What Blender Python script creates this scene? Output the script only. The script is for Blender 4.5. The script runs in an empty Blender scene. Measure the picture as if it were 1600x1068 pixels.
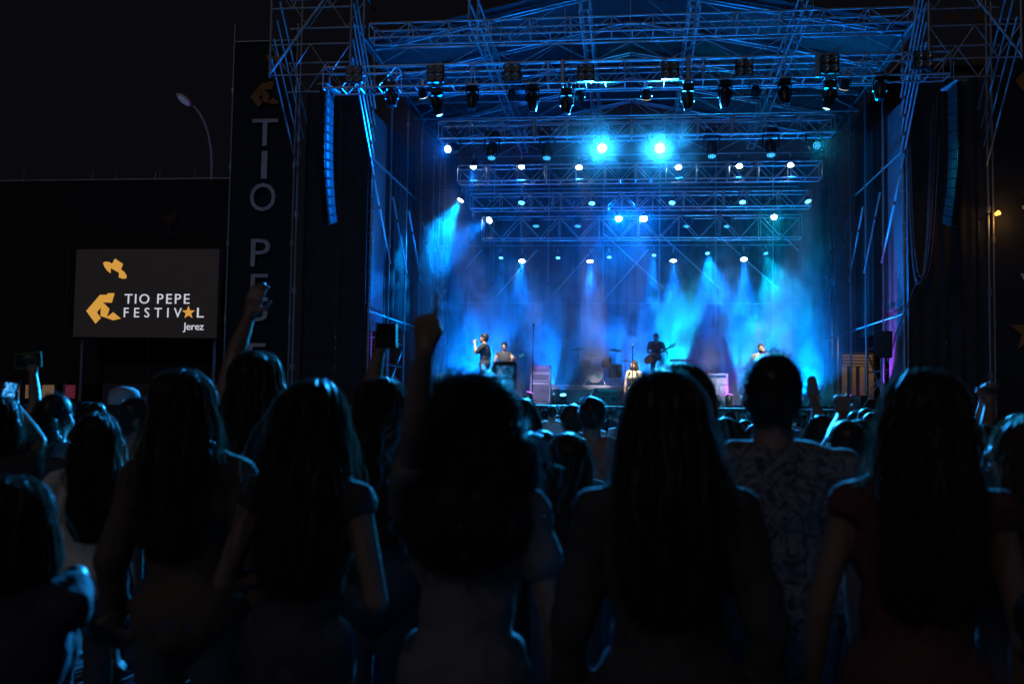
import bpy, bmesh, math, random
from mathutils import Vector, Matrix, Euler, noise as mnoise
random.seed(7)
R = math.radians
S = bpy.context.scene
COL = S.collection

# ------------------------------------------------------------------ camera
FPX = 35 / 36 * 1600
CAM = Vector((0, 0, 1.70))
def cam_basis(yaw=7.0, pitch=3.46, roll=0.9):
    y, p, r = R(yaw), R(pitch), R(roll)
    f = Vector((-math.sin(y) * math.cos(p), math.cos(y) * math.cos(p), math.sin(p)))
    rt = f.cross(Vector((0, 0, 1))).normalized(); up = rt.cross(f)
    rt2 = rt * math.cos(r) + up * math.sin(r)
    return rt2, rt2.cross(f), f
CR, CU, CF = cam_basis()
cd = bpy.data.cameras.new('camera'); cam = bpy.data.objects.new('camera', cd); COL.objects.link(cam)
cd.lens = 35; cd.sensor_width = 36; cd.clip_start = .05; cd.clip_end = 600
cam.matrix_world = Matrix(((CR.x, CU.x, -CF.x, CAM.x), (CR.y, CU.y, -CF.y, CAM.y), (CR.z, CU.z, -CF.z, CAM.z), (0, 0, 0, 1)))
cd.dof.use_dof = True; cd.dof.focus_distance = 27.0; cd.dof.aperture_fstop = 2.6
S.camera = cam
def at(px, py, Y):
    """point of the scene at depth Y that lies along the photograph's pixel (1600 x 1068)"""
    d = CR * ((px - 800) / FPX) + CU * ((534 - py) / FPX) + CF
    return CAM + d * (Y / d.y)

# ------------------------------------------------------------------ world, sun, exposure
W = bpy.data.worlds.new('World'); S.world = W; W.use_nodes = True
bg = W.node_tree.nodes['Background']
bg.inputs[0].default_value = (.34, .33, .50, 1); bg.inputs[1].default_value = .0040
sd = bpy.data.lights.new('front_fill', 'SUN'); sd.energy = .055; sd.angle = R(12); sd.color = (.96, .86, .92)  # added directional fill from behind the camera, standing for street lighting
sun = bpy.data.objects.new('front_fill', sd); COL.objects.link(sun)
sun.rotation_euler = Vector((.35, 1, -.75)).to_track_quat('-Z', 'Y').to_euler()
S.view_settings.view_transform = 'Standard'; S.view_settings.look = 'None'
S.view_settings.exposure = 1.0; S.view_settings.gamma = 1
S.view_settings.use_curve_mapping = False
cy = S.cycles
cy.max_bounces = 4; cy.diffuse_bounces = 2; cy.glossy_bounces = 2; cy.transmission_bounces = 4
cy.transparent_max_bounces = 8; cy.volume_bounces = 0; cy.volume_step_rate = 1.0; cy.volume_max_steps = 64
cy.caustics_reflective = False; cy.caustics_refractive = False
cy.sample_clamp_indirect = 3; cy.use_denoising = True
cy.use_light_tree = True

# ------------------------------------------------------------------ helpers
def tag(o, label=None, cat=None, group=None, kind=None):
    if label: o['label'] = label
    if cat: o['category'] = cat
    if group: o['group'] = group
    if kind: o['kind'] = kind
    return o
def empty(name, loc=(0, 0, 0), rot=(0, 0, 0), label=None, cat=None, group=None, parent=None):
    o = bpy.data.objects.new(name, None); COL.objects.link(o)
    o.empty_display_size = .1
    o.location = loc; o.rotation_euler = rot
    if parent: o.parent = parent
    return tag(o, label, cat, group)
def link(name, me, parent=None, loc=(0, 0, 0), rot=(0, 0, 0)):
    o = bpy.data.objects.new(name, me); COL.objects.link(o)
    o.location = loc; o.rotation_euler = rot
    if parent: o.parent = parent
    return o
def copy_tree(o, parent=None):
    c = o.copy(); COL.objects.link(c); c.parent = parent
    for ch in list(o.children): copy_tree(ch, c)
    return c

ORD = ['first', 'second', 'third', 'fourth', 'fifth', 'sixth', 'seventh', 'eighth', 'ninth', 'tenth']
_m = {}
def mat(name, col, rough=.6, metal=0, var=.25, scale=8, bump=.0, emit=None, es=0, bscale=None, coat=0):
    if name in _m: return _m[name]
    m = bpy.data.materials.new(name); m.use_nodes = True; _m[name] = m
    nt = m.node_tree; N = nt.nodes; L = nt.links; b = N['Principled BSDF']
    b.inputs['Roughness'].default_value = rough; b.inputs['Metallic'].default_value = metal
    tc = N.new('ShaderNodeTexCoord'); nz = N.new('ShaderNodeTexNoise')
    nz.inputs['Scale'].default_value = scale; nz.inputs['Detail'].default_value = 4
    L.new(tc.outputs['Object'], nz.inputs['Vector'])
    rp = N.new('ShaderNodeValToRGB')
    rp.color_ramp.elements[0].position = .3; rp.color_ramp.elements[1].position = .7
    a = [max(0, c * (1 - var)) for c in col]; z = [min(1, c * (1 + var)) for c in col]
    rp.color_ramp.elements[0].color = (*a, 1); rp.color_ramp.elements[1].color = (*z, 1)
    L.new(nz.outputs['Fac'], rp.inputs['Fac']); L.new(rp.outputs['Color'], b.inputs['Base Color'])
    if bump:
        n2 = N.new('ShaderNodeTexNoise'); n2.inputs['Scale'].default_value = bscale or scale * 4; n2.inputs['Detail'].default_value = 3
        L.new(tc.outputs['Object'], n2.inputs['Vector'])
        bp = N.new('ShaderNodeBump'); bp.inputs['Strength'].default_value = bump; bp.inputs['Distance'].default_value = .02
        L.new(n2.outputs['Fac'], bp.inputs['Height']); L.new(bp.outputs['Normal'], b.inputs['Normal'])
    if emit:
        b.inputs['Emission Color'].default_value = (*emit, 1); b.inputs['Emission Strength'].default_value = es
        m.cycles.emission_sampling = 'NONE'
    return m

class MB:
    """collects shapes, then builds them as one mesh object"""
    def __init__(s): s.v = []; s.f = []
    def add(s, v, f):
        n = len(s.v); s.v += [tuple(p) for p in v]; s.f += [tuple(i + n for i in q) for q in f]; return s
    def box(s, c, d, M=None):
        x, y, z = d[0] / 2, d[1] / 2, d[2] / 2
        v = [Vector((i * x, j * y, k * z)) for i in (-1, 1) for j in (-1, 1) for k in (-1, 1)]
        if M: v = [M @ p for p in v]
        return s.add([p + Vector(c) for p in v], [(0, 1, 3, 2), (4, 6, 7, 5), (0, 4, 5, 1), (2, 3, 7, 6), (0, 2, 6, 4), (1, 5, 7, 3)])
    def ring_loft(s, rings, cap=True, closed=True):
        n = len(rings[0]); v = [p for r in rings for p in r]; f = []
        for i in range(len(rings) - 1):
            for j in range(n if closed else n - 1):
                k = (j + 1) % n; f.append((i * n + j, i * n + k, (i + 1) * n + k, (i + 1) * n + j))
        if cap and closed:
            f.append(tuple(range(n))[::-1]); f.append(tuple((len(rings) - 1) * n + j for j in range(n)))
        return s.add(v, f)
    def tube(s, pts, r, n=8):
        pts = [Vector(p) for p in pts]; rs = r if isinstance(r, (list, tuple)) else [r] * len(pts); rings = []
        for i, p in enumerate(pts):
            d = (pts[min(i + 1, len(pts) - 1)] - pts[max(i - 1, 0)]).normalized()
            a = d.orthogonal().normalized() if i == 0 else (a - d * a.dot(d)).normalized()
            b = d.cross(a)
            rings.append([p + (a * math.cos(2 * math.pi * j / n) + b * math.sin(2 * math.pi * j / n)) * rs[i] for j in range(n)])
        return s.ring_loft(rings)
    def lathe(s, prof, n=16, M=None, cap=True):
        rings = [[Vector((r * math.cos(2 * math.pi * j / n), r * math.sin(2 * math.pi * j / n), z)) for j in range(n)] for r, z in prof]
        if M: rings = [[M @ p for p in r] for r in rings]
        return s.ring_loft(rings, cap)
    def ell(s, c, r, n=12, m=8, M=None):
        rings = []
        for i in range(m + 1):
            t = math.pi * (i + .02) / (m + .04); rings.append([Vector((r[0] * math.sin(t) * math.cos(2 * math.pi * j / n), r[1] * math.sin(t) * math.sin(2 * math.pi * j / n), -r[2] * math.cos(t))) for j in range(n)])
        if M: rings = [[M @ p for p in q] for q in rings]
        return s.ring_loft([[p + Vector(c) for p in q] for q in rings])
    def prism(s, poly, y0, y1, M=None):
        n = len(poly); v = [Vector((x, y0, z)) for x, z in poly] + [Vector((x, y1, z)) for x, z in poly]
        if M: v = [M @ p for p in v]
        return s.add(v, [tuple(range(n)), tuple(range(2 * n - 1, n - 1, -1))] + [(i, i + n, (i + 1) % n + n, (i + 1) % n) for i in range(n)])
    def mesh(s, name, m, smooth=False, bevel=0):
        me = bpy.data.meshes.new(name); me.from_pydata(s.v, [], s.f)
        bm = bmesh.new(); bm.from_mesh(me)
        if bevel: bmesh.ops.bevel(bm, geom=bm.edges[:], offset=bevel, segments=1, affect='EDGES', clamp_overlap=True)
        bmesh.ops.recalc_face_normals(bm, faces=bm.faces); bm.to_mesh(me); bm.free()
        if m: me.materials.append(m)
        if smooth:
            me.shade_smooth() if hasattr(me, 'shade_smooth') else None
            me.set_sharp_from_angle(angle=R(45))
        return me
    def build(s, name, m, parent=None, loc=(0, 0, 0), rot=(0, 0, 0), smooth=False, bevel=0):
        return link(name, s.mesh(name, m, smooth, bevel), parent, loc, rot)

_cyl = {}
def tube(name, a, b, r, m, parent=None, n=8):
    """a straight tube part; alike tubes share one mesh"""
    a = Vector(a); b = Vector(b); d = b - a
    k = (m.name, n)
    if k not in _cyl: _cyl[k] = MB().lathe([(1, -.5), (1, .5)], n).mesh('tube', m, True)
    o = bpy.data.objects.new(name, _cyl[k]); COL.objects.link(o)
    o.location = (a + b) / 2; o.rotation_euler = d.to_track_quat('Z', 'Y').to_euler(); o.scale = (r, r, d.length)
    if parent: o.parent = parent
    return o
_box = {}
def box(name, c, d, m, parent=None, rot=(0, 0, 0), bevel=.0):
    k = (m.name, tuple(round(x, 4) for x in d), bevel)
    if k not in _box: _box[k] = MB().box((0, 0, 0), d).mesh(name, m, bevel=bevel)
    return link(name, _box[k], parent, c, rot)
def text_mesh(name, body, size, m, parent, loc, rot, ext=.01, font_shear=0, align='CENTER', width=None):
    cu = bpy.data.curves.new(name, 'FONT'); cu.body = body; cu.size = size; cu.extrude = ext; cu.align_x = align; cu.align_y = 'CENTER'; cu.resolution_u = 3
    t = bpy.data.objects.new('t', cu); COL.objects.link(t)
    dg = bpy.context.evaluated_depsgraph_get(); me = bpy.data.meshes.new_from_object(t.evaluated_get(dg))
    bpy.data.objects.remove(t)
    if width and len(me.vertices):
        xs = [v.co.x for v in me.vertices]; w = max(xs) - min(xs)
        for v in me.vertices: v.co.x *= width / w
    me.materials.clear(); me.materials.append(m)
    return link(name, me, parent, loc, rot)

# ------------------------------------------------------------------ materials
ALU = mat('aluminium', (.55, .56, .58), .38, .85, .12, 20)
STEEL = mat('galvanised_steel', (.42, .43, .45), .45, .8, .2, 14)
BLACK = mat('black_paint', (.016, .016, .018), .5, 0, .3, 10, .1)
RUBBER = mat('black_plastic', (.012, .012, .013), .38, 0, .3, 14)
DRAPE = mat('black_drape', (.014, .0145, .017), .85, 0, .35, 3, .3, bscale=60)
DRAPEW = mat('wing_mesh', (.034, .036, .044), .85, 0, .3, 3, .3, bscale=60)
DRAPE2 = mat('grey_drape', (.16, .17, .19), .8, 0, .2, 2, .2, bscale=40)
SKIRT = mat('stage_skirt', (.11, .115, .12), .85, 0, .25, 3, .2, bscale=50)
ROOF = mat('roof_sheet', (.012, .013, .016), .6, 0, .3, 2, .15)
DECK = mat('stage_deck', (.045, .045, .048), .45, 0, .35, 5, .1)
SCRIM = mat('printed_scrim', (.017, .017, .021), .9, 0, .3, 1.2, .2, bscale=30)
BANNER = mat('banner_cloth', (.020, .022, .031), .9, 0, .2, 1.5, .2, bscale=25)
PRINTW = mat('banner_white_print', (.60, .60, .64), .9, 0, .12, 3)
PRINTO = mat('banner_orange_print', (.36, .16, .045), .9, 0, .2, 3)
TAPE = mat('red_tape', (.5, .03, .03), .6)
CASEM = mat('white_cabinet', (.55, .55, .58), .55, 0, .08, 6)
GROUND = mat('plaza_paving', (.045, .043, .042), .8, 0, .35, 1.5, .4)
CABLE = mat('cable_rubber', (.12, .12, .13), .55)
FLOORZ = 1.66
XL, XR, XLO, XRO = -6.82, 6.50, -8.82, 8.46

# ------------------------------------------------------------------ ground
g = MB().box((0, 60, -.15), (260, 260, .3)).build('ground', GROUND); tag(g, kind='structure')

# ------------------------------------------------------------------ stage platform
st = empty('stage_platform', (0, 25, 0), label='raised concert stage with dark deck and grey blue skirted front', cat='stage')
MB().box((-.16, 5.1, .78), (13.3, 10.2, 1.56)).build('substructure', BLACK, st)
for i in range(7):
    for j in range(5):
        box('deck_panel', (-.16 - 5.7 + i * 1.9, 1.0 + j * 2.0 + .02, FLOORZ - .045), (1.892, 1.992, .09), DECK, st, bevel=.006)
for i in range(8):
    m = MB(); n = 40; w = 13.32 / 8
    pts = []
    for k in range(n + 1):
        x = -6.82 + i * w + w * k / n * .996
        pts.append((x, -.02 - .025 * math.sin(k * 1.9 + i) - .015 * math.sin(k * .7 + 2 * i)))
    m.ring_loft([[Vector((x, y, z)) for x, y in pts] for z in (.01, .8, 1.555)], closed=False)
    m.build('skirt_panel', SKIRT, st, smooth=True)
tube('edge_trim', (-6.82, -.015, 1.63), (6.5, -.015, 1.63), .022, ALU, st)

# ------------------------------------------------------------------ drapes
def drape(name, a, b, z0, z1, m, label=None, cat='curtain', group=None, amp=.07, freq=5.0, seed=0, z0b=None, parent=None, base=None):
    """folded cloth hanging between plan points a and b"""
    a = Vector((*a, 0)); b = Vector((*b, 0)); d = b - a; L = d.length; u = d.normalized(); nrm = Vector((-u.y, u.x, 0))
    n = max(8, int(L * freq * 6)); rows = []
    zs = 7
    for k in range(zs + 1):
        t = k / zs; row = []
        for i in range(n + 1):
            s_ = i / n * L
            lo = z0 + ((z0b - z0) * i / n if z0b is not None else 0)
            w = amp * (math.sin(s_ * freq * 2 * math.pi + 1.3 * math.sin(s_ * 1.7 + seed)) * (1 - .35 * t) + .6 * math.sin(s_ * freq * 1.1 + seed * 2 + .5 * t))
            row.append(a + u * s_ + nrm * w + Vector((0, 0, lo + (z1 - lo) * t)))
        rows.append(row)
    o = MB().ring_loft(rows, closed=False).build(name, m, parent, smooth=True)
    if label: tag(o, label, cat, group)
    return o
for i in range(6):
    x0 = -6.6 + i * 2.2
    drape('backdrop_curtain', (x0, 35.0), (x0 + 2.19, 35.0), FLOORZ, 10.3, DRAPE, 'black folded backdrop curtain, ' + ORD[i] + ' from the singer\'s side of the stage', 'curtain', 'black backdrop curtains', seed=i, freq=3.2)
# left side wall
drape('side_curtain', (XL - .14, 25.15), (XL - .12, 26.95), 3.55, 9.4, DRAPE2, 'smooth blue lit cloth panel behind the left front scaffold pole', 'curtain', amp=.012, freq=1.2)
drape('side_curtain', (XL - .22, 27.0), (XL - .20, 30.9), 3.85, 9.6, DRAPE, 'black side curtain ending above backstage left scaffolding', 'curtain', freq=2.2, seed=3)
drape('side_curtain', (XL + .9, 31.0), (XL + .95, 34.9), FLOORZ, 9.6, DRAPE, 'full length black side curtain in the rear left corner of stage', 'curtain', freq=2.4, seed=5)
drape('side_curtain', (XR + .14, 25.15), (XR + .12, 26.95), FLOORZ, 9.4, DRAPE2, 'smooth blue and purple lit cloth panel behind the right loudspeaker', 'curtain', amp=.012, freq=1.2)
drape('side_curtain', (XR + .22, 27.0), (XR + .20, 30.9), 3.75, 9.6, DRAPE, 'black side curtain ending above the lit slats backstage right', 'curtain', freq=2.2, seed=4)
drape('side_curtain', (XR - .9, 31.0), (XR - .95, 34.9), FLOORZ, 9.6, DRAPE, 'full length black side curtain in the rear right corner of stage', 'curtain', freq=2.4, seed=6)
# wings
for i in range(2):
    drape('wing_curtain', (XLO + .1 + i * .95, 25.3), (XLO + 1.03 + i * .95, 25.3), .4, 9.9, DRAPEW, ('outer', 'inner')[i] + ' black mesh wing curtain behind the blue lit line array', 'curtain', 'left wing curtains', freq=3, seed=i, amp=.05)
    drape('wing_curtain', (XR + .1 + i * .95, 25.3), (XR + 1.03 + i * .95, 25.3), .4, 9.9, DRAPEW, ('inner', 'outer')[i] + ' black mesh wing curtain behind the shadowed line array', 'curtain', 'right wing curtains', freq=3, seed=i + 3, amp=.05)

# ------------------------------------------------------------------ scaffold towers
def scaffold_wall(name, X, label, sgn):
    t = empty(name, (X, 25, 0), label=label, cat='scaffold')
    ys = [0, 2, 4, 6, 8, 10]
    for y in ys:
        s_ = tube('standard', (0, y, 0), (0, y, 10.95), .03, STEEL, t)
        for z in (2, 4, 6, 8, 10): tube('coupler', (0, y, z - .05), (0, y, z + .05), .05, STEEL, t, 6)
    for k in range(26):
        z = .6 + k * .4
        tube('rosette', (0, 0, z - .012), (0, 0, z + .012), .062, STEEL, t, 8)
    for y0 in ys[:-1]:
        for z in (1.2, 4.0, 8.0, 10.8): tube('ledger', (0, y0, z), (0, y0 + 2, z), .022, STEEL, t)
    for y0 in ys[:-1]:
        tube('brace', (sgn * -.06, y0 + .05, 7.4), (sgn * -.06, y0 + 1.95, 5.5), .03, ALU, t)
        tube('tape_band', (sgn * -.06, y0 + .58, 6.87), (sgn * -.06, y0 + .66, 6.79), .033, TAPE, t)
    # cantilever head over the audience side
    for k in range(5):
        z = 7.55 + k * .44
        tube('brace', (sgn * -.05, 0, z), (sgn * -.05, -2.2, z + 2.35), .027, ALU, t)
        tube('tape_band', (sgn * -.05, -.28, z + .30), (sgn * -.05, -.36, z + .385), .032, TAPE, t)
    for y in (-2.2, -1.1):
        tube('standard', (0, y, 9.6), (0, y, 12.6), .03, STEEL, t)
    for z in (9.65, 10.8, 11.9): tube('ledger', (0, -2.2, z), (0, 0, z), .024, STEEL, t)
    return t
scaffold_wall('scaffold_frame', XL, 'tall silver scaffold frame with red taped braces, left side of the stage opening', -1)
scaffold_wall('scaffold_frame', XR, 'tall silver scaffold frame with red taped braces, right side of the stage opening', 1)
def wing_tower(X0, X1, label):
    t = empty('wing_scaffold', (X0, 25, 0), label=label, cat='scaffold')
    w = X1 - X0
    tube('standard', (0, 0, 0), (0, 0, 9.6), .032, STEEL, t)
    for k in range(4): tube('coupler', (0, 0, 2.45 + k * 2.0), (0, 0, 2.6 + k * 2.0), .06, STEEL, t, 6)
    tube('standard', (0, -2.2, 9.45), (0, -2.2, 12.8), .032, STEEL, t); tube('standard', (0, 0, 9.6), (0, 0, 12.8), .028, STEEL, t)
    for k in range(4):
        z = 7.6 + k * .46
        tube('brace', (w * .01 + w * .03 * k, 0, z), (w * .01 + w * .03 * k, -2.2, z + 2.35), .027, ALU, t)
    for y in (-2.2, -.9):
        for z in (9.5, 10.25, 11.15, 11.9): tube('ledger', (0, y, z), (w, y, z), .02, STEEL, t)
        n = 4
        for k in range(n):
            tube('brace', (w * k / n, y, 9.5 if k % 2 else 10.25), (w * (k + 1) / n, y, 10.25 if k % 2 else 9.5), .014, STEEL, t)
            tube('brace', (w * k / n, y, 11.15 if k % 2 else 11.9), (w * (k + 1) / n, y, 11.9 if k % 2 else 11.15), .014, STEEL, t)
    tube('raker', (0, -2.25, 9.5), (w * .98, -2.25, 12.2), .03, ALU, t)
    return t
wing_tower(XLO, XL, 'scaffold box cantilevered beside the vertical letter banner, with one long raker')
wing_tower(XRO, XR, 'scaffold box cantilevered in front of the dark building with shuttered windows')

# ------------------------------------------------------------------ trusses
def truss(name, a, b, h, d, bay, label, cat='truss', group=None, cr=.025, br=.013, m=ALU, plates=()):
    """four-chord box truss between a and b (top front chord line); X- or Y-running"""
    a = Vector(a); b = Vector(b); L = (b - a).length; u = (b - a).normalized()
    side = Vector((0, 1, 0)) if abs(u.x) > .7 else Vector((1, 0, 0))
    dn = Vector((0, 0, -h)); sd_ = side * d
    t = empty(name, a, label=label, cat=cat, group=group)
    for o in (Vector(), dn, sd_, dn + sd_): tube('chord', o, o + u * L, cr, m, t)
    n = max(2, round(L / bay)); st_ = u * (L / n)
    for k in range(n + 1):
        p = st_ * k
        tube('post', p, p + dn, br, m, t, 6); tube('post', p + sd_, p + sd_ + dn, br, m, t, 6)
        tube('rung', p + dn, p + dn + sd_, br, m, t, 6); tube('rung', p, p + sd_, br, m, t, 6)
        if k < n:
            mid = p + st_ * .5
            for o in (Vector(), sd_):
                tube('brace', p + o, mid + dn + o, br, m, t, 6); tube('brace', mid + dn + o, p + st_ + o, br, m, t, 6)
            tube('rung', mid + dn, mid + dn + sd_, br, m, t, 6)
    for k in plates:
        p = u * (L * k); tube('joint_plate', p + Vector((0, -.01, .03)), p + dn + Vector((0, -.01, -.03)), .05, STEEL, t, 6)
    return t
truss('lighting_truss', (-7.45, 22.7, 9.63), (6.93, 22.7, 9.63), .50, .52, .88, 'front lighting truss carrying square blinders and dark moving heads', plates=(.2, .4, .6, .8))
truss('lighting_truss', (-5.18, 25.5, 9.07), (4.98, 25.5, 9.07), .45, .5, .85, 'second lighting truss, carrying the two brightest beam lamps', plates=(.25, .5, .75))
truss('lighting_truss', (-5.05, 27.7, 8.42), (5.07, 27.7, 8.42), .45, .5, .85, 'third lighting truss, with a row of small white wash lamps', plates=(.25, .5, .75))
truss('lighting_truss', (-5.0, 29.7, 8.03), (5.13, 29.7, 8.03), .45, .5, .95, 'fourth lighting truss, with small dim blue lamps', plates=(.25, .5, .75))
truss('lighting_truss', (-4.94, 31.7, 7.69), (5.18, 31.7, 7.69), .70, .5, 1.25, 'rearmost and deepest lighting truss, above the smoke', plates=(.25, .5, .75), br=.017)
truss('roof_truss', (-6.4, 22.9, 10.75), (6.2, 22.9, 10.75), .35, .5, .95, 'topmost ladder like front roof truss', m=STEEL)
for i, x in enumerate((-4.0, -1.35, 1.25, 3.8)):
    truss('purlin_truss', (x, 23.0, 11.3 + .12 * (2 - abs(x) / 2)), (x, 34.5, 11.0 + .12 * (2 - abs(x) / 2)), .5, .22, 1.3, 'roof purlin truss running front to back, ' + ORD[i] + ' from the letter banner side', group='purlin trusses', m=STEEL, cr=.03)
def gable(Y, label):
    t = empty('roof_gable', (0, Y, 0), label=label, cat='roof frame', group='roof gable frames')
    xa, xb, xc = XL, XR, (XL + XR) / 2; ze, zr = 10.95, 12.35
    for a, b in ((xa, xc), (xb, xc)):
        za = ze
        tube('rafter', (a, 0, ze), (b, 0, zr), .04, STEEL, t); tube('rafter', (a, .12, ze - .04), (b, .12, zr - .04), .03, STEEL, t)
    tube('tie', (xa, 0, ze - .05), (xb, 0, ze - .05), .028, ALU, t); tube('tie', (xa, 0, ze - .55), (xb, 0, ze - .55), .028, ALU, t)
    n = 14
    for k in range(n):
        x0 = xa + (xb - xa) * k / n; x1 = xa + (xb - xa) * (k + 1) / n
        tube('web', (x0, 0, ze - .05 if k % 2 else ze - .55), (x1, 0, ze - .55 if k % 2 else ze - .05), .016, STEEL, t, 6)
    for k in range(1, 8):
        x0 = xa + (xb - xa) * k / 8; zz = ze + (zr - ze) * (1 - abs(k - 4) / 4)
        tube('web', (x0, 0, ze - .05), (x0, 0, zz), .015, STEEL, t, 6)
        x2 = xa + (xb - xa) * (k + (-1 if k < 4 else 1)) / 8
        tube('web', (x0, 0, zz), (x2, 0, ze - .05), .012, STEEL, t, 6)
for i, Y in enumerate((25.0, 27.4, 29.8, 32.2, 34.6)): gable(Y, 'silver gable roof frame with tie webs, ' + ORD[i] + ' behind the front truss')
rf = MB(); xc = (XL + XR) / 2
rf.ring_loft([[Vector((XL - .3, y, 10.98)), Vector((xc, y, 12.47)), Vector((XR + .3, y, 10.98)), Vector((XR + .3, y, 11.02)), Vector((xc, y, 12.51)), Vector((XL - .3, y, 11.02))] for y in (24.6, 35.3)])
tag(rf.build('stage_roof', ROOF), 'dark sheet stage roof above the gable frames', 'roof')
# rear scaffold in front of the backdrop
t = empty('rear_scaffold', (0, 34.3, FLOORZ), label='thin rear scaffold poles with diagonals before the backdrop curtain', cat='scaffold')
xs = [at(p, 450, 34.3).x for p in (684, 770, 856, 942, 1030, 1118, 1208, 1300)]
for i, x in enumerate(xs):
    tube('standard', (x, 0, 0), (x, 0, 8.5), .026, STEEL, t)
    tube('tape_band', (x, 0, 4.1), (x, 0, 4.22), .032, TAPE, t); tube('coupler', (x, 0, 3.48), (x, 0, 3.6), .05, STEEL, t, 6)
    if i < 4: tube('brace', (x, -.05, 3.55), (x + 1.55, -.05, 5.35), .026, ALU, t)
    else: tube('brace', (x - (1.9 if i < 7 else 1.7), -.05, 5.9), (x + .15, -.05, 4.0), .026, ALU, t)
for z in (3.5, 5.5, 7.5): tube('ledger', (xs[0], .04, z), (xs[-1], .04, z), .018, STEEL, t)
# ------------------------------------------------------------------ lamps
LENS_W = mat('lit_lens_white', (.8, .85, .9), .3, emit=(.62, .86, 1.0), es=14)
LENS_B = mat('lit_lens_blue', (.3, .6, .9), .3, emit=(.10, .50, 1.0), es=2.2)
LENS_T = mat('lit_led_teal', (.3, .6, .7), .3, emit=(.05, .48, .85), es=1.1)
LENS_Y = mat('lit_lens_warm', (.9, .8, .6), .3, emit=(1, .72, .42), es=.5)
LENS_P = mat('lit_lens_violet', (.6, .4, .9), .3, emit=(.55, .12, 1), es=4)
LENS_D = mat('dark_glass', (.02, .022, .028), .08, 0, .1)
REFL = mat('lamp_reflector', (.42, .40, .40), .25, .7, .1)
BLUE = (.0, .17, 1.0); CYAN = (.0, .50, .82); ICE = (.0, .30, 1.0); VIOLET = (.42, .06, 1.0); WARM = (1, .80, .55)
_lp = {}
def lamp_protos():
    z = Vector((0, 0, 1))
    # heads point along local -Z, pivot at origin
    _lp['head'] = MB().lathe([(.0, .20), (.09, .20), (.135, .14), (.15, .02), (.15, -.10), (.135, -.20), (.125, -.22), (.0, -.22)], 14).mesh('head', RUBBER, True)
    _lp['bighead'] = MB().lathe([(.0, .26), (.10, .26), (.17, .18), (.185, .0), (.17, -.16), (.13, -.34), (.115, -.36), (.0, -.36)], 14).mesh('head', RUBBER, True)
    _lp['can'] = MB().lathe([(.0, .13), (.07, .12), (.10, .05), (.105, -.10), (.0, -.10)], 12).mesh('head', RUBBER, True)
    for k, mm in (('W', LENS_W), ('B', LENS_B), ('T', LENS_T), ('Y', LENS_Y), ('P', LENS_P), ('D', LENS_D)):
        _lp['lens' + k] = MB().lathe([(.0, -.012), (.07, -.010), (.105, .0), (.105, .01), (0, .01)], 14).mesh('lens', mm, True)
        d = MB()
        for r_, n_ in ((0, 1), (.042, 6), (.084, 11)):
            for j in range(n_):
                a = 2 * math.pi * j / n_
                d.lathe([(0, -.012), (.011, -.010), (.013, 0), (0, .001)], 6, Matrix.Translation((r_ * math.cos(a), r_ * math.sin(a), 0)))
        _lp['leds' + k] = d.mesh('led_cluster', mm)
    y = MB(); 
    for s_ in (-1, 1): y.box((s_ * .20, 0, .12), (.035, .09, .36))
    y.box((0, 0, .30), (.435, .12, .05)); _lp['yoke'] = y.mesh('yoke', RUBBER, bevel=.01)
    _lp['base'] = MB().box((0, 0, .41), (.36, .30, .16)).mesh('base', RUBBER, bevel=.02)
    _lp['clamp'] = MB().box((0, 0, .54), (.03, .06, .12)).lathe([(.035, -.03), (.035, .03)], 8, Matrix.Translation((0, 0, .57)) @ Matrix.Rotation(R(90), 4, 'X')).mesh('clamp', ALU)
    _lp['yoke_s'] = MB().box((-.13, 0, .07), (.015, .05, .22)).box((.13, 0, .07), (.015, .05, .22)).box((0, 0, .18), (.275, .05, .015)).mesh('yoke', RUBBER)
    _lp['clamp_s'] = MB().box((0, 0, .26), (.05, .05, .16)).mesh('clamp', ALU)
lamp_protos()
_spots = {}
def spot(parent, energy, color, deg, blend=.35, off=.25, radius=.06, gobo=None):
    key = (round(energy), color, deg, gobo)
    if key not in _spots:
        d = bpy.data.lights.new('lamp_beam', 'SPOT'); d.energy = energy; d.color = color; d.spot_size = R(deg); d.spot_blend = blend; d.shadow_soft_size = radius
        if gobo:                                             # a gobo disc in the lamp: slits that break the beam into rays
            d.use_nodes = True; nt = d.node_tree; N = nt.nodes; L = nt.links
            em = N['Emission']; tc = N.new('ShaderNodeTexCoord'); mp = N.new('ShaderNodeVectorMath'); mp.operation = 'NORMALIZE'
            sx = N.new('ShaderNodeSeparateXYZ'); L.new(tc.outputs['Normal'], sx.inputs[0])
            at_ = N.new('ShaderNodeMath'); at_.operation = 'ARCTAN2'; L.new(sx.outputs['X'], at_.inputs[0]); L.new(sx.outputs['Y'], at_.inputs[1])
            ml = N.new('ShaderNodeMath'); ml.operation = 'MULTIPLY'; ml.inputs[1].default_value = gobo; L.new(at_.outputs[0], ml.inputs[0])
            si = N.new('ShaderNodeMath'); si.operation = 'SINE'; L.new(ml.outputs[0], si.inputs[0])
            mr = N.new('ShaderNodeMapRange'); mr.inputs['From Min'].default_value = -.25; mr.inputs['From Max'].default_value = .55
            mr.inputs['To Min'].default_value = .12; mr.inputs['To Max'].default_value = 1.7; L.new(si.outputs[0], mr.inputs['Value'])
            L.new(mr.outputs[0], em.inputs['Strength'])
        _spots[key] = d
    o = bpy.data.objects.new('lamp_beam', _spots[key]); COL.objects.link(o); o.parent = parent; o.location = (0, 0, -off)
    return o
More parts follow.
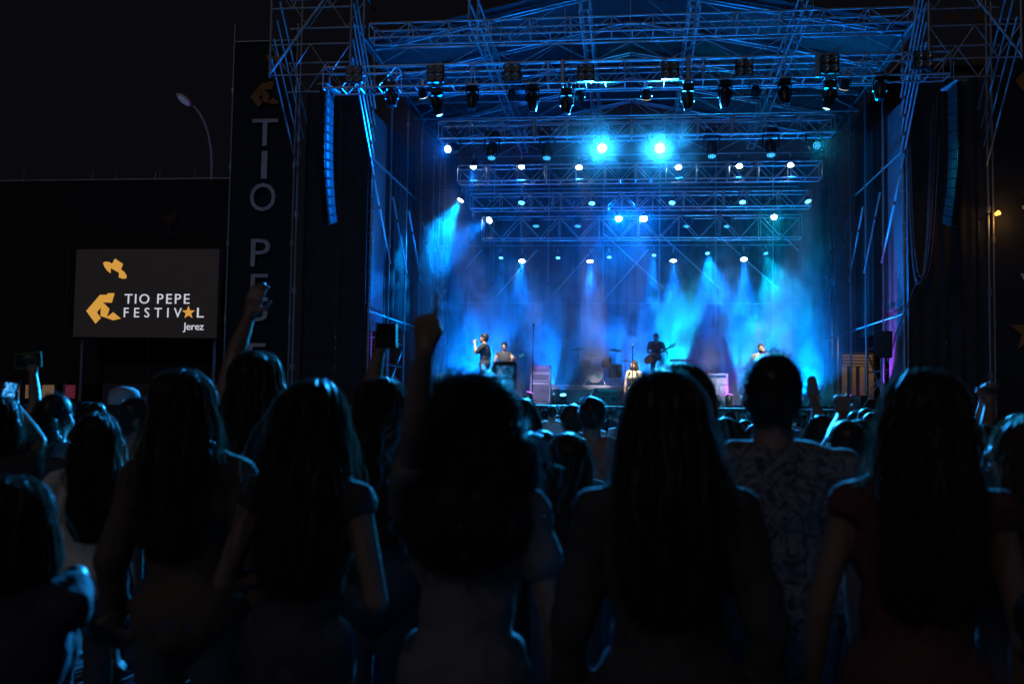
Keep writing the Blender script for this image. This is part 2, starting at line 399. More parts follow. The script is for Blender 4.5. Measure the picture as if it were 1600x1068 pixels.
def moving_head(pos, aim, lens, label, group, big=False, leds=False, light=None, cat='stage light', kind='moving_head_light', low=False):
    """pos: pivot of the head, aim: direction it points"""
    t = empty(kind, pos, label=label, cat=cat, group=group)
    if low: t.rotation_euler = (R(180), 0, 0)
    link('base', _lp['base'], t); link('yoke', _lp['yoke'], t)
    for s_ in (-.13, .13): link('clamp', _lp['clamp'], t, (s_, 0, 0))
    h = link('head', _lp['bighead' if big else 'head'], t)
    a = Vector(aim)
    if low: a = Vector((a.x, -a.y, -a.z))
    h.rotation_euler = a.to_track_quat('-Z', 'Y').to_euler()
    f = -.36 if big else -.22
    if leds:
        link('bezel', _lp['lensD'], h, (0, 0, f - .004)); link('led_cluster', _lp['leds' + lens], h, (0, 0, f - .018))
    else: link('lens', _lp['lens' + lens], h, (0, 0, f - .004))
    if light: spot(h, *light, off=-f + .06) if not isinstance(light, dict) else spot(h, off=-f + .06, **light)
    return t
def par(pos, aim, lens, label, group, light=None, s=1.0):
    t = empty('wash_lamp', pos, label=label, cat='stage light', group=group); t.scale = (s, s, s)
    link('yoke', _lp['yoke_s'], t); link('clamp', _lp['clamp_s'], t)
    h = link('can', _lp['can'], t); h.rotation_euler = Vector(aim).to_track_quat('-Z', 'Y').to_euler()
    link('lens', _lp['lens' + lens], h, (0, 0, -.108))
    if light: spot(h, off=.16, **light)
    return t
def aim_at(p, px, py, Y): return at(px, py, Y) - Vector(p)

# front truss: blinders and dark moving heads, two with an added teal beam
def blinder(pos, yaw, i):
    t = empty('blinder_lamp', pos, (0, 0, yaw), label='square four lamp unlit blinder on front truss, ' + ORD[i] + ' from the letter banner side', cat='stage light', group='blinders on the front truss')
    MB().box((0, .05, 0), (.40, .16, .40)).build('housing', RUBBER, t, bevel=.015)
    for i in (-1, 1):
        for j in (-1, 1):
            M = Matrix.Translation((i * .095, -.035, j * .095)) @ Matrix.Rotation(R(90), 4, 'X')
            l = MB().lathe([(.088, .0), (.088, .025), (.075, .025), (.055, .005), (.02, -.003), (.0, -.003)], 14, M).build('lamp', REFL, t, smooth=True)
            MB().ell((i * .095, -.045, j * .095), (.018, .02, .018), 8, 5).build('bulb', LENS_D, l, smooth=True)
    return t
for i, (px, py) in enumerate(((553, 116), (680, 115), (800, 114), (915, 114), (1047, 110), (1163, 106), (1297, 100), (1443, 93))):
    blinder(at(px, py, 22.6), 0, i)
for i, (px, py, ax, lens, lt) in enumerate(((612, 152, .25, 'D', None), (682, 163, .5, 'Y', None), (738, 156, .0, 'D', None), (832, 156, 0, 'D', dict(energy=1100, color=(.02, .45, .9), deg=64, blend=.8)), (885, 163, 0, 'D', None),
                         (1075, 156, 0, 'D', None), (1133, 150, 0, 'D', dict(energy=1100, color=(.02, .5, .8), deg=64, blend=.8)), (1226, 148, 0, 'D', None), (1297, 152, -.5, 'Y', None), (1375, 140, -.2, 'D', None))):
    moving_head(at(px, py, 22.85), (ax * .6, -.35 if lens == 'D' and not lt else .27 if lt else .1, -1), lens, 'black moving head hanging under the front truss, ' + ORD[i] + ' from the letter banner side', 'moving heads under the front truss', big=True, light=lt).scale = (.74, .74, .74)
# added key and wash lamps on the front truss for musicians and backline
for px, py, tg, e, c, dg_, lab in ((660, 146, (770, 560, 26.6), 4500, WARM, 11, 'added small warm key lamp on the front truss aimed at the singer'), (1010, 148, (990, 585, 27.2), 4500, WARM, 9, 'added small warm key lamp on the front truss aimed at the kneeling musician'),
        (1320, 132, (1195, 570, 27.5), 4500, WARM, 11, 'added small warm key lamp on the front truss aimed at the cream shirted vocalist'), (905, 150, (935, 598, 30.0), 4300, (.85, .8, 1), 8, 'added small white key lamp on the front truss aimed at the drum kit'),
        (800, 148, (846, 592, 29.0), 3200, (.52, .50, 1), 6, 'added small violet white lamp on the front truss aimed at the amplifier stack'), (1180, 142, (1112, 598, 28.6), 3600, (.62, .66, 1), 7, 'added small pale lamp on the front truss aimed at the tall cabinet stack')):
    p = at(px, py, 23.0)
    par(p, aim_at(p, *tg), 'Y' if c == WARM else 'D', lab, 'added key lamps on the front truss', dict(energy=e, color=c, deg=dg_, blend=.6))

# second truss
AUD = Vector((-.05, -1, -.30))
for i, (px, py, lens, leds, aim, lt) in enumerate((
        (707, 235, 'W', True, (-.35, -.85, -.30), dict(energy=2000, color=BLUE, deg=100)),
        (769, 238, 'T', True, (0, -.35, -1), None), (855, 238, 'T', True, (0, -.35, -1), None),
        (942, 234, 'W', False, (-.06, -1, -.30), dict(energy=19000, color=(.02, .38, 1.0), deg=72)),
        (1030, 234, 'W', False, (.04, -1, -.30), dict(energy=19000, color=(.02, .38, 1.0), deg=72)),
        (1112, 235, 'T', True, (0, -.35, -1), None), (1204, 233, 'T', True, (0, -.35, -1), None),
        (1272, 229, 'T', True, (.12, -1, -.35), dict(energy=900, color=CYAN, deg=80)))):
    l = ('brightest white beam lamp on the second truss' if not leds else 'moving head with teal led face on the second truss' if lens == 'T' else 'moving head with white led face on the second truss')
    moving_head(at(px, py - 3, 25.75), aim, lens, l + ', ' + ORD[i] + ' from the singer\'s end', 'beam lamps on the second truss', leds=leds, light=lt)
# third truss: small white wash lamps
for i, (px, py) in enumerate(((740, 257), (815, 257), (905, 258), (1060, 258), (1155, 256), (1235, 254))):
    p = at(px, py, 27.9)
    par(p, (0, -.55, -1), 'W', 'small white wash lamp on the third truss, ' + ORD[i] + ' from the singer\'s end', 'wash lamps on the third truss', dict(energy=500 if px > 820 else 1300, color=BLUE, deg=22), .85)
# fourth truss
for i, (px, py, lens, aim, lt) in enumerate(((722, 309, 'W', (-.62, -.25, -1.15), dict(energy=2600, color=ICE, deg=46, gobo=17, blend=.15)), (815, 313, 'B', (0, -.5, -1), None), (925, 314, 'B', (0, -.5, -1), None),
                              (1050, 313, 'B', (0, -.5, -1), None), (1160, 312, 'B', (0, -.5, -1), None), (1261, 311, 'B', (.3, -.5, -1), None))):
    par(at(px, py, 29.9), aim, lens, 'small dim blue lamp on the fourth truss, ' + ORD[i] + ' from the singer\'s end' if lens == 'B' else 'lamp on the fourth truss throwing a fan of blue rays', 'lamps on the fourth truss', lt, .9)
# fifth truss
for i, (px, py, lens, leds, aim, lt) in enumerate((
        (771, 342, 'W', False, (-.55, -.75, -.55), dict(energy=2800, color=BLUE, deg=34, gobo=9, blend=.2)),
        (838, 345, 'T', True, (0, -.3, -1), None), (903, 345, 'T', True, (0, -.3, -1), None),
        (967, 342, 'W', False, (0, -1, -.3), dict(energy=1800, color=BLUE, deg=50)), (1006, 342, 'W', False, (0, -1, -.3), dict(energy=1800, color=BLUE, deg=50)),
        (1073, 345, 'T', True, (0, -.3, -1), None), (1136, 345, 'T', True, (0, -.3, -1), None), (1209, 339, 'W', True, (-.1, -1, -.35), dict(energy=900, color=CYAN, deg=40)))):
    l = ('moving head with teal led face on the rearmost truss' if lens == 'T' else 'white lit beam lamp on the rearmost truss')
    moving_head(at(px, py - 2, 31.95), aim, lens, l + ', ' + ORD[i] + ' from the singer\'s end', 'beam lamps on the rearmost truss', leds=leds, light=lt)
# rear row, hung low from the rear scaffold
for i, (px, py, lens, aim, lt) in enumerate((
        (783, 400, 'B', (0, -.4, -1), dict(energy=880, color=BLUE, deg=28)), (816, 404, 'W', (0, -.5, -1), dict(energy=1248, color=BLUE, deg=34)), (872, 400, 'B', (0, -.4, -1), None),
        (922, 404, 'W', (.03, -.3, -1), dict(energy=2016, color=BLUE, deg=30)), (952, 399, 'B', (0, -.4, -1), dict(energy=432, color=BLUE, deg=20)),
        (1022, 396, 'B', (-.08, -.5, -1), dict(energy=1536, color=BLUE, deg=24, gobo=15, blend=.15)), (1052, 403, 'W', (.0, -.3, -1), dict(energy=2496, color=BLUE, deg=32)),
        (1105, 393, 'B', (.12, -.5, -1), dict(energy=1824, color=BLUE, deg=44, gobo=19, blend=.15)), (1162, 401, 'W', (.0, -.5, -1), dict(energy=2016, color=BLUE, deg=26)),
        (1196, 393, 'T', (.22, -.5, -1), dict(energy=1824, color=(.0, .42, .75), deg=50, gobo=17, blend=.12)))):
    par(at(px, py, 33.6), aim, lens, 'small round lamp hanging before the backdrop, ' + ORD[i] + ' from the singer\'s side', 'rear row lamps', lt, 1.0 if lens == 'W' else .7)
# violet floor lamps
for lab, (px, py, Y, aim, e) in zip(('beside the pale amplifier stack', 'under the lettered case', 'beside the tall cabinet stack', 'between cabinet stack and vocalist', 'by the right wedge monitor', 'beside the front wedge monitor', 'behind the left scaffold frame'), ((826, 612, 28.6, (.3, .25, 1), 22), (1094, 614, 28.4, (.0, .3, 1), 25), (1139, 618, 28.2, (.1, .6, 1), 18), (1175, 628, 29.5, (-.3, .5, .8), 70), (1330, 614, 27.3, (.75, -.1, 1.0), 190), (956, 624, 27.0, (-.1, .3, 1), 14), (596, 600, 26.3, (-.6, .1, 1), 160))):
    p = at(px, py, Y); p.z = FLOORZ + .12
    t = empty('floor_uplight', p, label='small violet led uplight on the stage floor ' + lab, cat='stage light', group='violet floor uplights')
    MB().box((0, 0, -.055), (.20, .14, .13)).build('base', RUBBER, t, bevel=.01)
    h = link('can', _lp['can'], t, (0, 0, .10)); h.rotation_euler = Vector(aim).to_track_quat('-Z', 'Y').to_euler()
    link('lens', _lp['lensP'], h, (0, 0, -.108)); spot(h, e, VIOLET, 60, off=.16)

# added floor wash lamps behind the drums, lighting the smoke and trusses from below
for px, py, Y, aim, e, c, dg_ in ((928, 625, 32.4, (-.02, -.1, 1), 5200, CYAN, 36), (1052, 625, 32.6, (.04, -.1, 1), 4600, CYAN, 38), (866, 625, 33.0, (-.2, -.2, 1), 2200, BLUE, 50), (1160, 625, 33.0, (.15, -.2, 1), 2000, (0, .30, .95), 60), (990, 625, 33.4, (0, -.35, 1), 1300, BLUE, 80), (760, 625, 31.5, (-.12, -1.0, 1), 2200, BLUE, 66), (1250, 625, 31.5, (.08, -1.0, 1), 2200, (0, .2, .95), 66)):
    p = at(px, py, Y); p.z = FLOORZ + .12
    t = empty('added_floor_wash_lamp', p, label='added black floor wash lamp behind the band, ' + ORD[sorted((928, 1052, 866, 1160, 990, 760, 1250)).index(px)] + ' from the singer\'s side', cat='stage light', group='added floor wash lamps behind the band')
    MB().box((0, 0, -.055), (.26, .20, .13)).build('base', RUBBER, t, bevel=.01)
    h = link('can', _lp['can'], t, (0, 0, .12)); h.rotation_euler = Vector(aim).to_track_quat('-Z', 'Y').to_euler()
    link('lens', _lp['lensB'], h, (0, 0, -.108)); spot(h, e, c, dg_, off=.16)

# added low lamps along the stage lip that light the front truss from below
for i, (px, aim) in enumerate(((700, (-.1, -.5, 1)), (880, (-.05, -.5, 1)), (1085, (.05, -.5, 1)), (1270, (.12, -.5, 1)))):
    p = at(px, 630, 26.2); p.z = FLOORZ + .10
    t = empty('added_lip_uplight', p, label='added low black uplight on the stage lip, ' + ORD[i] + ' from the singer\'s side', cat='stage light', group='added uplights on the stage lip')
    MB().box((0, 0, -.045), (.22, .16, .11)).build('base', RUBBER, t, bevel=.01)
    h = link('can', _lp['can'], t, (0, 0, .08)); h.rotation_euler = Vector(aim).to_track_quat('-Z', 'Y').to_euler(); h.scale = (.8, .8, .8)
    link('lens', _lp['lensB'], h, (0, 0, -.108)); spot(h, 850, (.0, .22, 1.0), 78, off=.16)

# ------------------------------------------------------------------ smoke
def smoke_mat():
    m = bpy.data.materials.new('stage_smoke'); m.use_nodes = True; nt = m.node_tree; N = nt.nodes; L = nt.links
    N.remove(N['Principled BSDF']); v = N.new('ShaderNodeVolumePrincipled'); L.new(v.outputs[0], N['Material Output'].inputs['Volume'])
    v.inputs['Color'].default_value = (.92, .95, 1, 1); v.inputs['Anisotropy'].default_value = .15
    tc = N.new('ShaderNodeTexCoord')
    def nz(scale, det, off, dist=0):
        mp = N.new('ShaderNodeMapping'); mp.inputs['Location'].default_value = off; mp.inputs['Scale'].default_value = (1, .8, .8)
        L.new(tc.outputs['Object'], mp.inputs['Vector'])
        n = N.new('ShaderNodeTexNoise'); n.inputs['Scale'].default_value = scale; n.inputs['Detail'].default_value = det; n.inputs['Roughness'].default_value = .55; n.inputs['Distortion'].default_value = dist
        L.new(mp.outputs[0], n.inputs['Vector']); return n.outputs['Fac']
    def math_(op, a, b):
        n = N.new('ShaderNodeMath'); n.operation = op
        for i, q in enumerate((a, b)):
            if isinstance(q, (int, float)): n.inputs[i].default_value = q
            else: L.new(q, n.inputs[i])
        return n.outputs[0]
    def rng(x, a, b, c, d, smooth=True):
        n = N.new('ShaderNodeMapRange'); n.clamp = True
        if smooth: n.interpolation_type = 'SMOOTHSTEP'
        for i, q in zip(('From Min', 'From Max', 'To Min', 'To Max'), (a, b, c, d)): n.inputs[i].default_value = q
        L.new(x, n.inputs['Value']); return n.outputs[0]
    sx = N.new('ShaderNodeSeparateXYZ'); L.new(tc.outputs['Object'], sx.inputs[0]); X, Y, Z = sx.outputs
    cloud = rng(nz(.40, 4, (3.1, 0, 7.7), .9), .46, .68, .02, 1)
    wisp = rng(nz(1.25, 3, (0, 5, 1), 1.4), .40, .68, .12, 1.6)
    low = rng(Z, 1.0, 5.2, 1, .06)
    side = math_('MULTIPLY', rng(X, -6.2, -4.4, 0, 1), rng(X, 4.4, 6.0, 1, 0))
    dep = rng(Y, .6, 4.0, .05, 1)
    body = math_('MULTIPLY', math_('MULTIPLY', math_('MULTIPLY', cloud, wisp), low), math_('MULTIPLY', side, dep))
    def blob(px, py, Yd, r_, amp):
        c = at(px, py, Yd) - Vector((-.16, 25.3, FLOORZ))
        d = N.new('ShaderNodeVectorMath'); d.operation = 'DISTANCE'; d.inputs[1].default_value = c; L.new(tc.outputs['Object'], d.inputs[0])
        return rng(d.outputs['Value'], r_ * .15, r_, amp, 0)
    puffs = None
    for a in ((738, 285, 28.8, 1.1, .34), (812, 300, 28.8, .7, .22), (690, 385, 29.8, 1.7, .22), (745, 400, 31.0, 1.5, .20), (815, 440, 33.0, 1.3, .30), (765, 505, 29.8, 1.0, .5), (800, 540, 31, 1.6, .30), (1050, 430, 32.8, 1.3, .3), (1115, 440, 32.8, 1.3, .38), (1162, 460, 32.8, 1.2, .5), (1222, 465, 32.6, 1.4, .38), (890, 540, 32.4, 1.5, .5), (930, 525, 32.4, 1.6, 1.1), (1060, 510, 32.4, 1.8, 1.0), (1240, 560, 30.8, 1.6, .30), (1290, 605, 28.5, 1.0, .25), (923, 440, 33, .8, .3), (860, 500, 32.5, 1.7, .42), (850, 575, 32.0, 1.5, .5), (985, 470, 33, 1.5, .30), (1180, 540, 32, 1.8, .42), (1270, 500, 32.0, 1.5, .30), (705, 330, 29.5, 1.2, .26), (942, 234, 25.7, 2.2, .009), (1030, 234, 25.7, 2.2, .009), (967, 342, 31.8, 1.1, .02), (1006, 342, 31.8, 1.1, .02)):
        b = blob(*a); puffs = b if puffs is None else math_('ADD', puffs, b)
    body = math_('ADD', body, math_('MULTIPLY', puffs, math_('MULTIPLY', wisp, rng(nz(.8, 3, (1, 2, 3), 1.0), .36, .66, .28, 1.15))))
    den = math_('ADD', math_('MULTIPLY', body, 1.1), math_('MULTIPLY', math_('MULTIPLY', rng(nz(.5, 1, (9, 2, 4)), .3, .7, .5, 1.5), rng(Y, -1.55, 2.0, 0, 1)), .0085))
    L.new(den, v.inputs['Density']); return m
sm = MB().box((0, 3.75, 4.35), (12.4, 10.7, 8.6)).build('smoke', smoke_mat(), loc=(-.16, 25.3, FLOORZ))
tag(sm, 'blue lit theatrical smoke drifting over the stage', 'smoke', kind='stuff')
# ------------------------------------------------------------------ flat lettering helper
def letters(name, body, px0, px1, pyt, pyb, Y, m, parent, ext=.012, spacing=1.0):
    """lettering that fills the given place on a sheet standing at depth Y (parent has no rotation)"""
    a = at((px0 + px1) / 2, pyt, Y); b = at((px0 + px1) / 2, pyb, Y); l = at(px0, (pyt + pyb) / 2, Y); r = at(px1, (pyt + pyb) / 2, Y)
    h = (a - b).length; w = (r - l).length
    cu = bpy.data.curves.new(name, 'FONT'); cu.body = body; cu.size = 1; cu.extrude = ext; cu.space_character = spacing; cu.resolution_u = 3
    t = bpy.data.objects.new('t', cu); COL.objects.link(t)
    me = bpy.data.meshes.new_from_object(t.evaluated_get(bpy.context.evaluated_depsgraph_get())); bpy.data.objects.remove(t)
    xs = [v.co.x for v in me.vertices]; ys = [v.co.y for v in me.vertices]
    cx, cy_ = (min(xs) + max(xs)) / 2, (min(ys) + max(ys)) / 2
    sx, sy = w / (max(xs) - min(xs)), h / (max(ys) - min(ys))
    for v in me.vertices: v.co = ((v.co.x - cx) * sx, v.co.z, (v.co.y - cy_) * sy)
    for p in me.polygons: p.flip()
    me.materials.clear(); me.materials.append(m)
    c = (a + b) / 2; c.x = (l.x + r.x) / 2; c.y = Y
    return link(name, me, parent, c - (parent.location if parent else Vector()))
HAT = [(320, 255), (340, 243), (375, 245), (410, 262), (437, 213), (515, 265), (495, 318), (530, 345), (552, 385), (545, 408), (515, 410), (475, 398), (477, 352), (395, 305), (393, 357), (360, 330), (335, 295)]
JACKET = [(155, 725), (290, 568), (362, 568), (365, 552), (432, 552), (405, 645), (318, 642), (382, 705), (355, 788), (420, 738), (493, 800), (420, 818), (355, 795), (295, 775), (298, 690), (258, 740), (297, 795), (245, 850)]
STAR = [(1158 + (66 if k % 2 == 0 else 27) * math.sin(k * math.pi / 5), 742 - (66 if k % 2 == 0 else 27) * math.cos(k * math.pi / 5)) for k in range(10)]
def emblem(name, poly, ox, oy, sc, Y, m, parent, th=.02):
    pts = [at(ox + x * sc, oy + y * sc, Y) for x, y in poly]; c = sum(pts, Vector()) / len(pts)
    mm = bpy.data.meshes.new(name); bm = bmesh.new()
    vs = [bm.verts.new((p.x - c.x, 0, p.z - c.z)) for p in pts]; f = bm.faces.new(vs)
    e = bmesh.ops.extrude_face_region(bm, geom=[f]); bmesh.ops.translate(bm, verts=[v for v in e['geom'] if isinstance(v, bmesh.types.BMVert)], vec=(0, th, 0))
    bmesh.ops.triangulate(bm, faces=bm.faces[:]); bmesh.ops.recalc_face_normals(bm, faces=bm.faces); bm.to_mesh(mm); bm.free(); mm.materials.append(m)
    return link(name, mm, parent, Vector((c.x, Y, c.z)) - parent.location)

# ------------------------------------------------------------------ led screen on the left
SCR = mat('led_screen_dark', (.01, .01, .012), .5, 0, .1, emit=(.95, .80, .85), es=.0042)
SCW = mat('led_white', (.5, .5, .5), .5, 0, .02, emit=(.78, .80, .90), es=.36)
SCO = mat('led_orange', (.5, .3, .1), .5, 0, .02, emit=(.86, .42, .065), es=.36)
sc_c = at(228, 458, 25.5)
scr = empty('led_screen', (sc_c.x, 25.5, sc_c.z), label='dark led video screen showing white and orange festival logo', cat='screen')
for i in range(4):
    for j in range(3):
        box('led_panel', (-2.04 + .51 + i * 1.02, 0, -1.2 + .4 + j * .8), (1.016, .06, .797), SCR, scr)
MB().box((0, .10, 0), (4.2, .1, 2.5)).build('frame', BLACK, scr)
for x in (-1.9, 1.9): tube('support_leg', (x, .22, -sc_c.z), (x, .22, -1.1), .05, STEEL, scr)
K = 1 / 6.283
for n_, b_, a, z, t_, u_, sp in (('lettering', 'TIO', 532, 775, 560, 655, 1.2), ('lettering', 'PEPE', 853, 1170, 560, 655, 1.25), ('lettering', 'FESTIV', 525, 1092, 695, 790, 1.7), ('lettering', 'L', 1243, 1310, 695, 790, 1), ('lettering', 'Jerez', 1105, 1308, 842, 936, .95)):
    letters(n_, b_, 110 + a * K, 110 + z * K, 370 + t_ * K, 370 + u_ * K, 25.46, SCW, scr, .006, sp)
emblem('hat_emblem', HAT, 110, 370, K, 25.455, SCO, scr, .01); emblem('jacket_emblem', JACKET, 110, 370, K, 25.455, SCO, scr, .01); emblem('star_emblem', STAR, 110, 370, K, 25.455, SCO, scr, .01)

# ------------------------------------------------------------------ vertical banners
def banner(x0, x1, zt, label):
    b = empty('banner', ((x0 + x1) / 2, 25.02, 0), label=label, cat='banner'); w = x1 - x0
    rows = []
    for k in range(12):
        z = .9 + (zt - .9) * k / 11
        rows.append([Vector((-w / 2 + w * i / 10, .02 * math.sin(i * .9 + k * .5) + .035, z)) for i in range(11)])
    MB().ring_loft(rows, closed=False).build('cloth', BANNER, b, smooth=True)
    for s_ in (-1, 1): tube('standard', (s_ * w / 2, 0, 0), (s_ * w / 2, 0, zt + .45), .028, STEEL, b)
    tube('top_rail', (-w / 2, 0, zt), (w / 2, 0, zt), .022, STEEL, b)
    for s_ in (-1, 1):
        for k in range(5): tube('clamp', (s_ * w / 2, 0, 1.6 + k * 2.05), (s_ * w / 2, 0, 1.75 + k * 2.05), .045, STEEL, b, 6)
    return b
bl = banner(-10.68, -8.93, 11.2, 'dark vertical banner reading TIO PEPE in pale letters left of the stage')
for ch, c, t_, u_, w in (('T', 414, 186, 228, 40), ('I', 413, 236, 279, 9), ('O', 410.5, 286, 330, 40), ('P', 407, 373, 416, 30), ('E', 405, 428, 470, 27), ('P', 403, 478, 520, 30), ('E', 401, 536, 578, 27)):
    letters('letter', ch, c - w / 2, c + w / 2, t_, u_, 24.97, PRINTW, bl)
emblem('jacket_emblem', JACKET, 370, 53, .135, 24.97, PRINTO, bl); emblem('hat_emblem', HAT, 372, 53, .135, 24.97, PRINTO, bl)
br = banner(8.58, 10.35, 11.2, 'dark vertical banner with pale letters and orange star right of the stage')
for ch, c, t_, u_, w in (('F', 1614, 160, 200, 26), ('E', 1614, 214, 255, 26), ('S', 1614, 268, 308, 28), ('T', 1614, 321, 362, 32), ('I', 1614, 375, 415, 9), ('V', 1616, 427, 470, 42), ('L', 1614, 551, 593, 26)):
    letters('letter', ch, c - w / 2, c + w / 2, t_, u_, 24.97, PRINTW, br)
emblem('star_emblem', [(x - 1158, y - 742) for x, y in STAR], 1610, 518, .5, 24.97, PRINTO, br); emblem('jacket_emblem', JACKET, 1566, 28, .135, 24.97, PRINTO, br)

# ------------------------------------------------------------------ scrim wall left of the stage
sw = empty('scrim_wall', (-20, 26.4, 0), label='long dark printed scrim wall on scaffold poles behind the led screen', cat='fence')
for i in range(8):
    rows = []; x0 = -11 + i * 2.5
    for k in range(7):
        rows.append([Vector((x0 + 2.49 * j / 8, .02 * math.sin(j * 1.1 + k + i), 2.05 + (7.8 - 2.05) * k / 6)) for j in range(9)])
    MB().ring_loft(rows, closed=False).build('scrim_panel', SCRIM, sw, smooth=True)
    tube('post', (x0, .07, 0), (x0, .07, 8.05 if i % 2 else 7.85), .028, STEEL, sw)
tube('top_rail', (-11, -.03, 7.83), (9.2, -.03, 7.83), .02, STEEL, sw); tube('lower_rail', (-11, .08, 2.1), (9.2, .08, 2.1), .024, STEEL, sw)
for px in (38, 145, 183, 250, 305): 
    x = at(px, 270, 26.4).x + 20; tube('finial', (x, 0, 7.8), (x, 0, 8.1), .014, STEEL, sw)
PR1 = mat('print_gold', (.085, .045, .014), .9); PR2 = mat('print_line', (.06, .05, .05), .9)
gl = []
for x, y in ((255, 321), (252, 336), (255, 346), (261, 349), (264, 350), (264, 366), (256, 369), (272, 369), (266, 366), (266, 350), (272, 347), (275, 337), (271, 321)): gl.append(at(x, y, 26.33) - sw.location)
MB().tube(gl, .011, 6).build('printed_glass', PR2, sw)
emblem('printed_wine', [(253, 338), (259, 334), (266, 337), (272, 332), (275, 337), (272, 344), (266, 348), (258, 347)], 0, 0, 1, 26.35, PR1, sw)
for cx, cy_ in ((15, 428), (5, 447), (25, 447)):
    ring = [at(cx + 9 * math.cos(k * math.pi / 8), cy_ + 10 * math.sin(k * math.pi / 8), 26.33) - sw.location for k in range(17)]
    MB().tube(ring, .008, 5).build('printed_ring', PR1, sw)
# ------------------------------------------------------------------ street lamp behind the wall
lp = at(331, 276, 32); sl = empty('street_lamp', (lp.x, 32, 0), label='faintly glowing curved arm street lamp rising above the scrim wall', cat='street lamp')
pts = [Vector((0, 0, 0)), Vector((0, 0, lp.z - .5))] + [at(x, y, 32) - Vector((lp.x, 32, 0)) for x, y in ((331, 260), (330, 235), (326, 210), (319, 190), (311, 176), (303, 166))]
GREYP = mat('lamp_pole_paint', (.5, .5, .55), .55)
MB().tube(pts, [.09, .06] + [.045] * 6, 10).build('pole', GREYP, sl, smooth=True)
hd = at(288, 156, 32) - sl.location; M = Matrix.Rotation(R(36), 4, 'Y') @ Matrix.Rotation(R(-35), 4, 'X')
h = MB().ell((0, 0, 0), (.36, .17, .10), 14, 8, M).build('lamp_head', mat('lamp_head_paint', (.80, .80, .84), .5), sl, hd, smooth=True)
MB().ell((0, -.05, -.05), (.28, .13, .07), 12, 6, M).build('lens', mat('lamp_cover_glass', (.4, .45, .6), .25, emit=(.30, .40, .75), es=.05), h, smooth=True)  # cover glass given a faint blue emission of its own
# ------------------------------------------------------------------ kiosks beyond the wall
WIN_Y = mat('window_glow_warm', (.5, .4, .3), .4, emit=(1, .55, .30), es=.05); WIN_M = mat('window_glow_pink', (.5, .2, .3), .4, emit=(1, .10, .22), es=.032)
KIOSK = mat('kiosk_wall', (.03, .028, .03), .85, 0, .3, 3)
for k, (wins, lab) in enumerate((([(20, 30, WIN_Y), (41, 47, WIN_Y)], 'small dark kiosk with two narrow lit windows beneath the scrim wall'), ([(67, 74, WIN_Y), (76, 84, WIN_Y)], 'small dark kiosk with a warm lit double window'), ([(103, 117, WIN_M)], 'small dark kiosk with one pink lit panel'))):
    xa = at(wins[0][0] - 4, 610, 38).x; xb = at(wins[-1][1] + 6, 610, 38).x
    kk = empty('kiosk', ((xa + xb) / 2, 38, 0), label=lab, cat='kiosk')
    MB().box((0, .9, 1.45), (xb - xa, 1.8, 2.9)).build('wall', KIOSK, kk); MB().box((0, .75, 2.95), (xb - xa + .1, 2.1, .1)).build('roof', KIOSK, kk)
    for a, b, m_ in wins:
        p = at(a, 601, 38); q = at(b, 622, 38)
        w_ = MB().box(((p.x + q.x) / 2 - kk.location.x, -.02, (p.z + q.z) / 2), (q.x - p.x, .04, p.z - q.z)).build('window', m_, kk)
        MB().box(((p.x + q.x) / 2 - kk.location.x, -.03, q.z - .04), (q.x - p.x + .1, .08, .05)).build('sill', BLACK, w_)
# ------------------------------------------------------------------ building on the right
BRK = mat('night_facade', (.075, .055, .045), .9, 0, .3, 2, .3)
SHUT = mat('shutter_wood', (.30, .16, .09), .7, 0, .2, 6); 
bd = empty('building', (20, 46, 0), label='dark facade with slatted brown shutters behind the right scaffold', cat='building')
MB().box((3, 5, 8), (22, 10, 18)).build('wall', BRK, bd)
MB().box((3, 5, 17.15), (22.6, 10.6, .3)).build('cornice', BRK, bd)
for px, py, w, hh in ((1428, 29, 22, 12), (1490, 29, 18, 12), (1530, 29, 20, 12), (1420, 72, 16, 11), (1560, 160, 18, 30), (1470, 120, 18, 14)):
    c = at(px, py, 45.9); s_ = 45.9 / FPX; 
    sh = MB().box((0, 0, 0), (w * s_, .05, hh * s_)).build('window', mat('dark_pane', (.02, .02, .02), .2), bd, c - bd.location)
    nn = max(3, int(hh * s_ / .07))
    for k in range(nn): box('shutter_slat', (0, -.04, -hh * s_ / 2 + hh * s_ * (k + .5) / nn), (round(w * s_, 2), .02, round(hh * s_ / nn * .75, 3)), SHUT, sh, (R(25), 0, 0))
wl = at(1559, 333, 24.7); wt = empty('wall_lamp', wl, label='small lit amber lantern on a bracket beside the right banner', cat='lamp')
LANT = mat('lantern_glow', (.9, .5, .1), .4, emit=(1, .42, .08), es=1.2)
MB().lathe([(.0, -.07), (.035, -.07), (.06, .035), (.04, .055), (0, .07)], 8, Matrix.Rotation(R(60), 4, 'Y')).build('lantern', LANT, wt, smooth=True); tube('bracket', (-.12, .06, .02), (-.35, .3, -.12), .015, BLACK, wt)
tube('bracket', (-.35, .3, -wl.z), (-.35, .3, .3), .03, BLACK, wt)
ld = bpy.data.lights.new('lantern_light', 'POINT'); ld.energy = 3; ld.color = (1, .45, .12); ld.shadow_soft_size = .08
lo = bpy.data.objects.new('lantern_light', ld); COL.objects.link(lo); lo.parent = wt; lo.location = (.12, -.05, -.12)

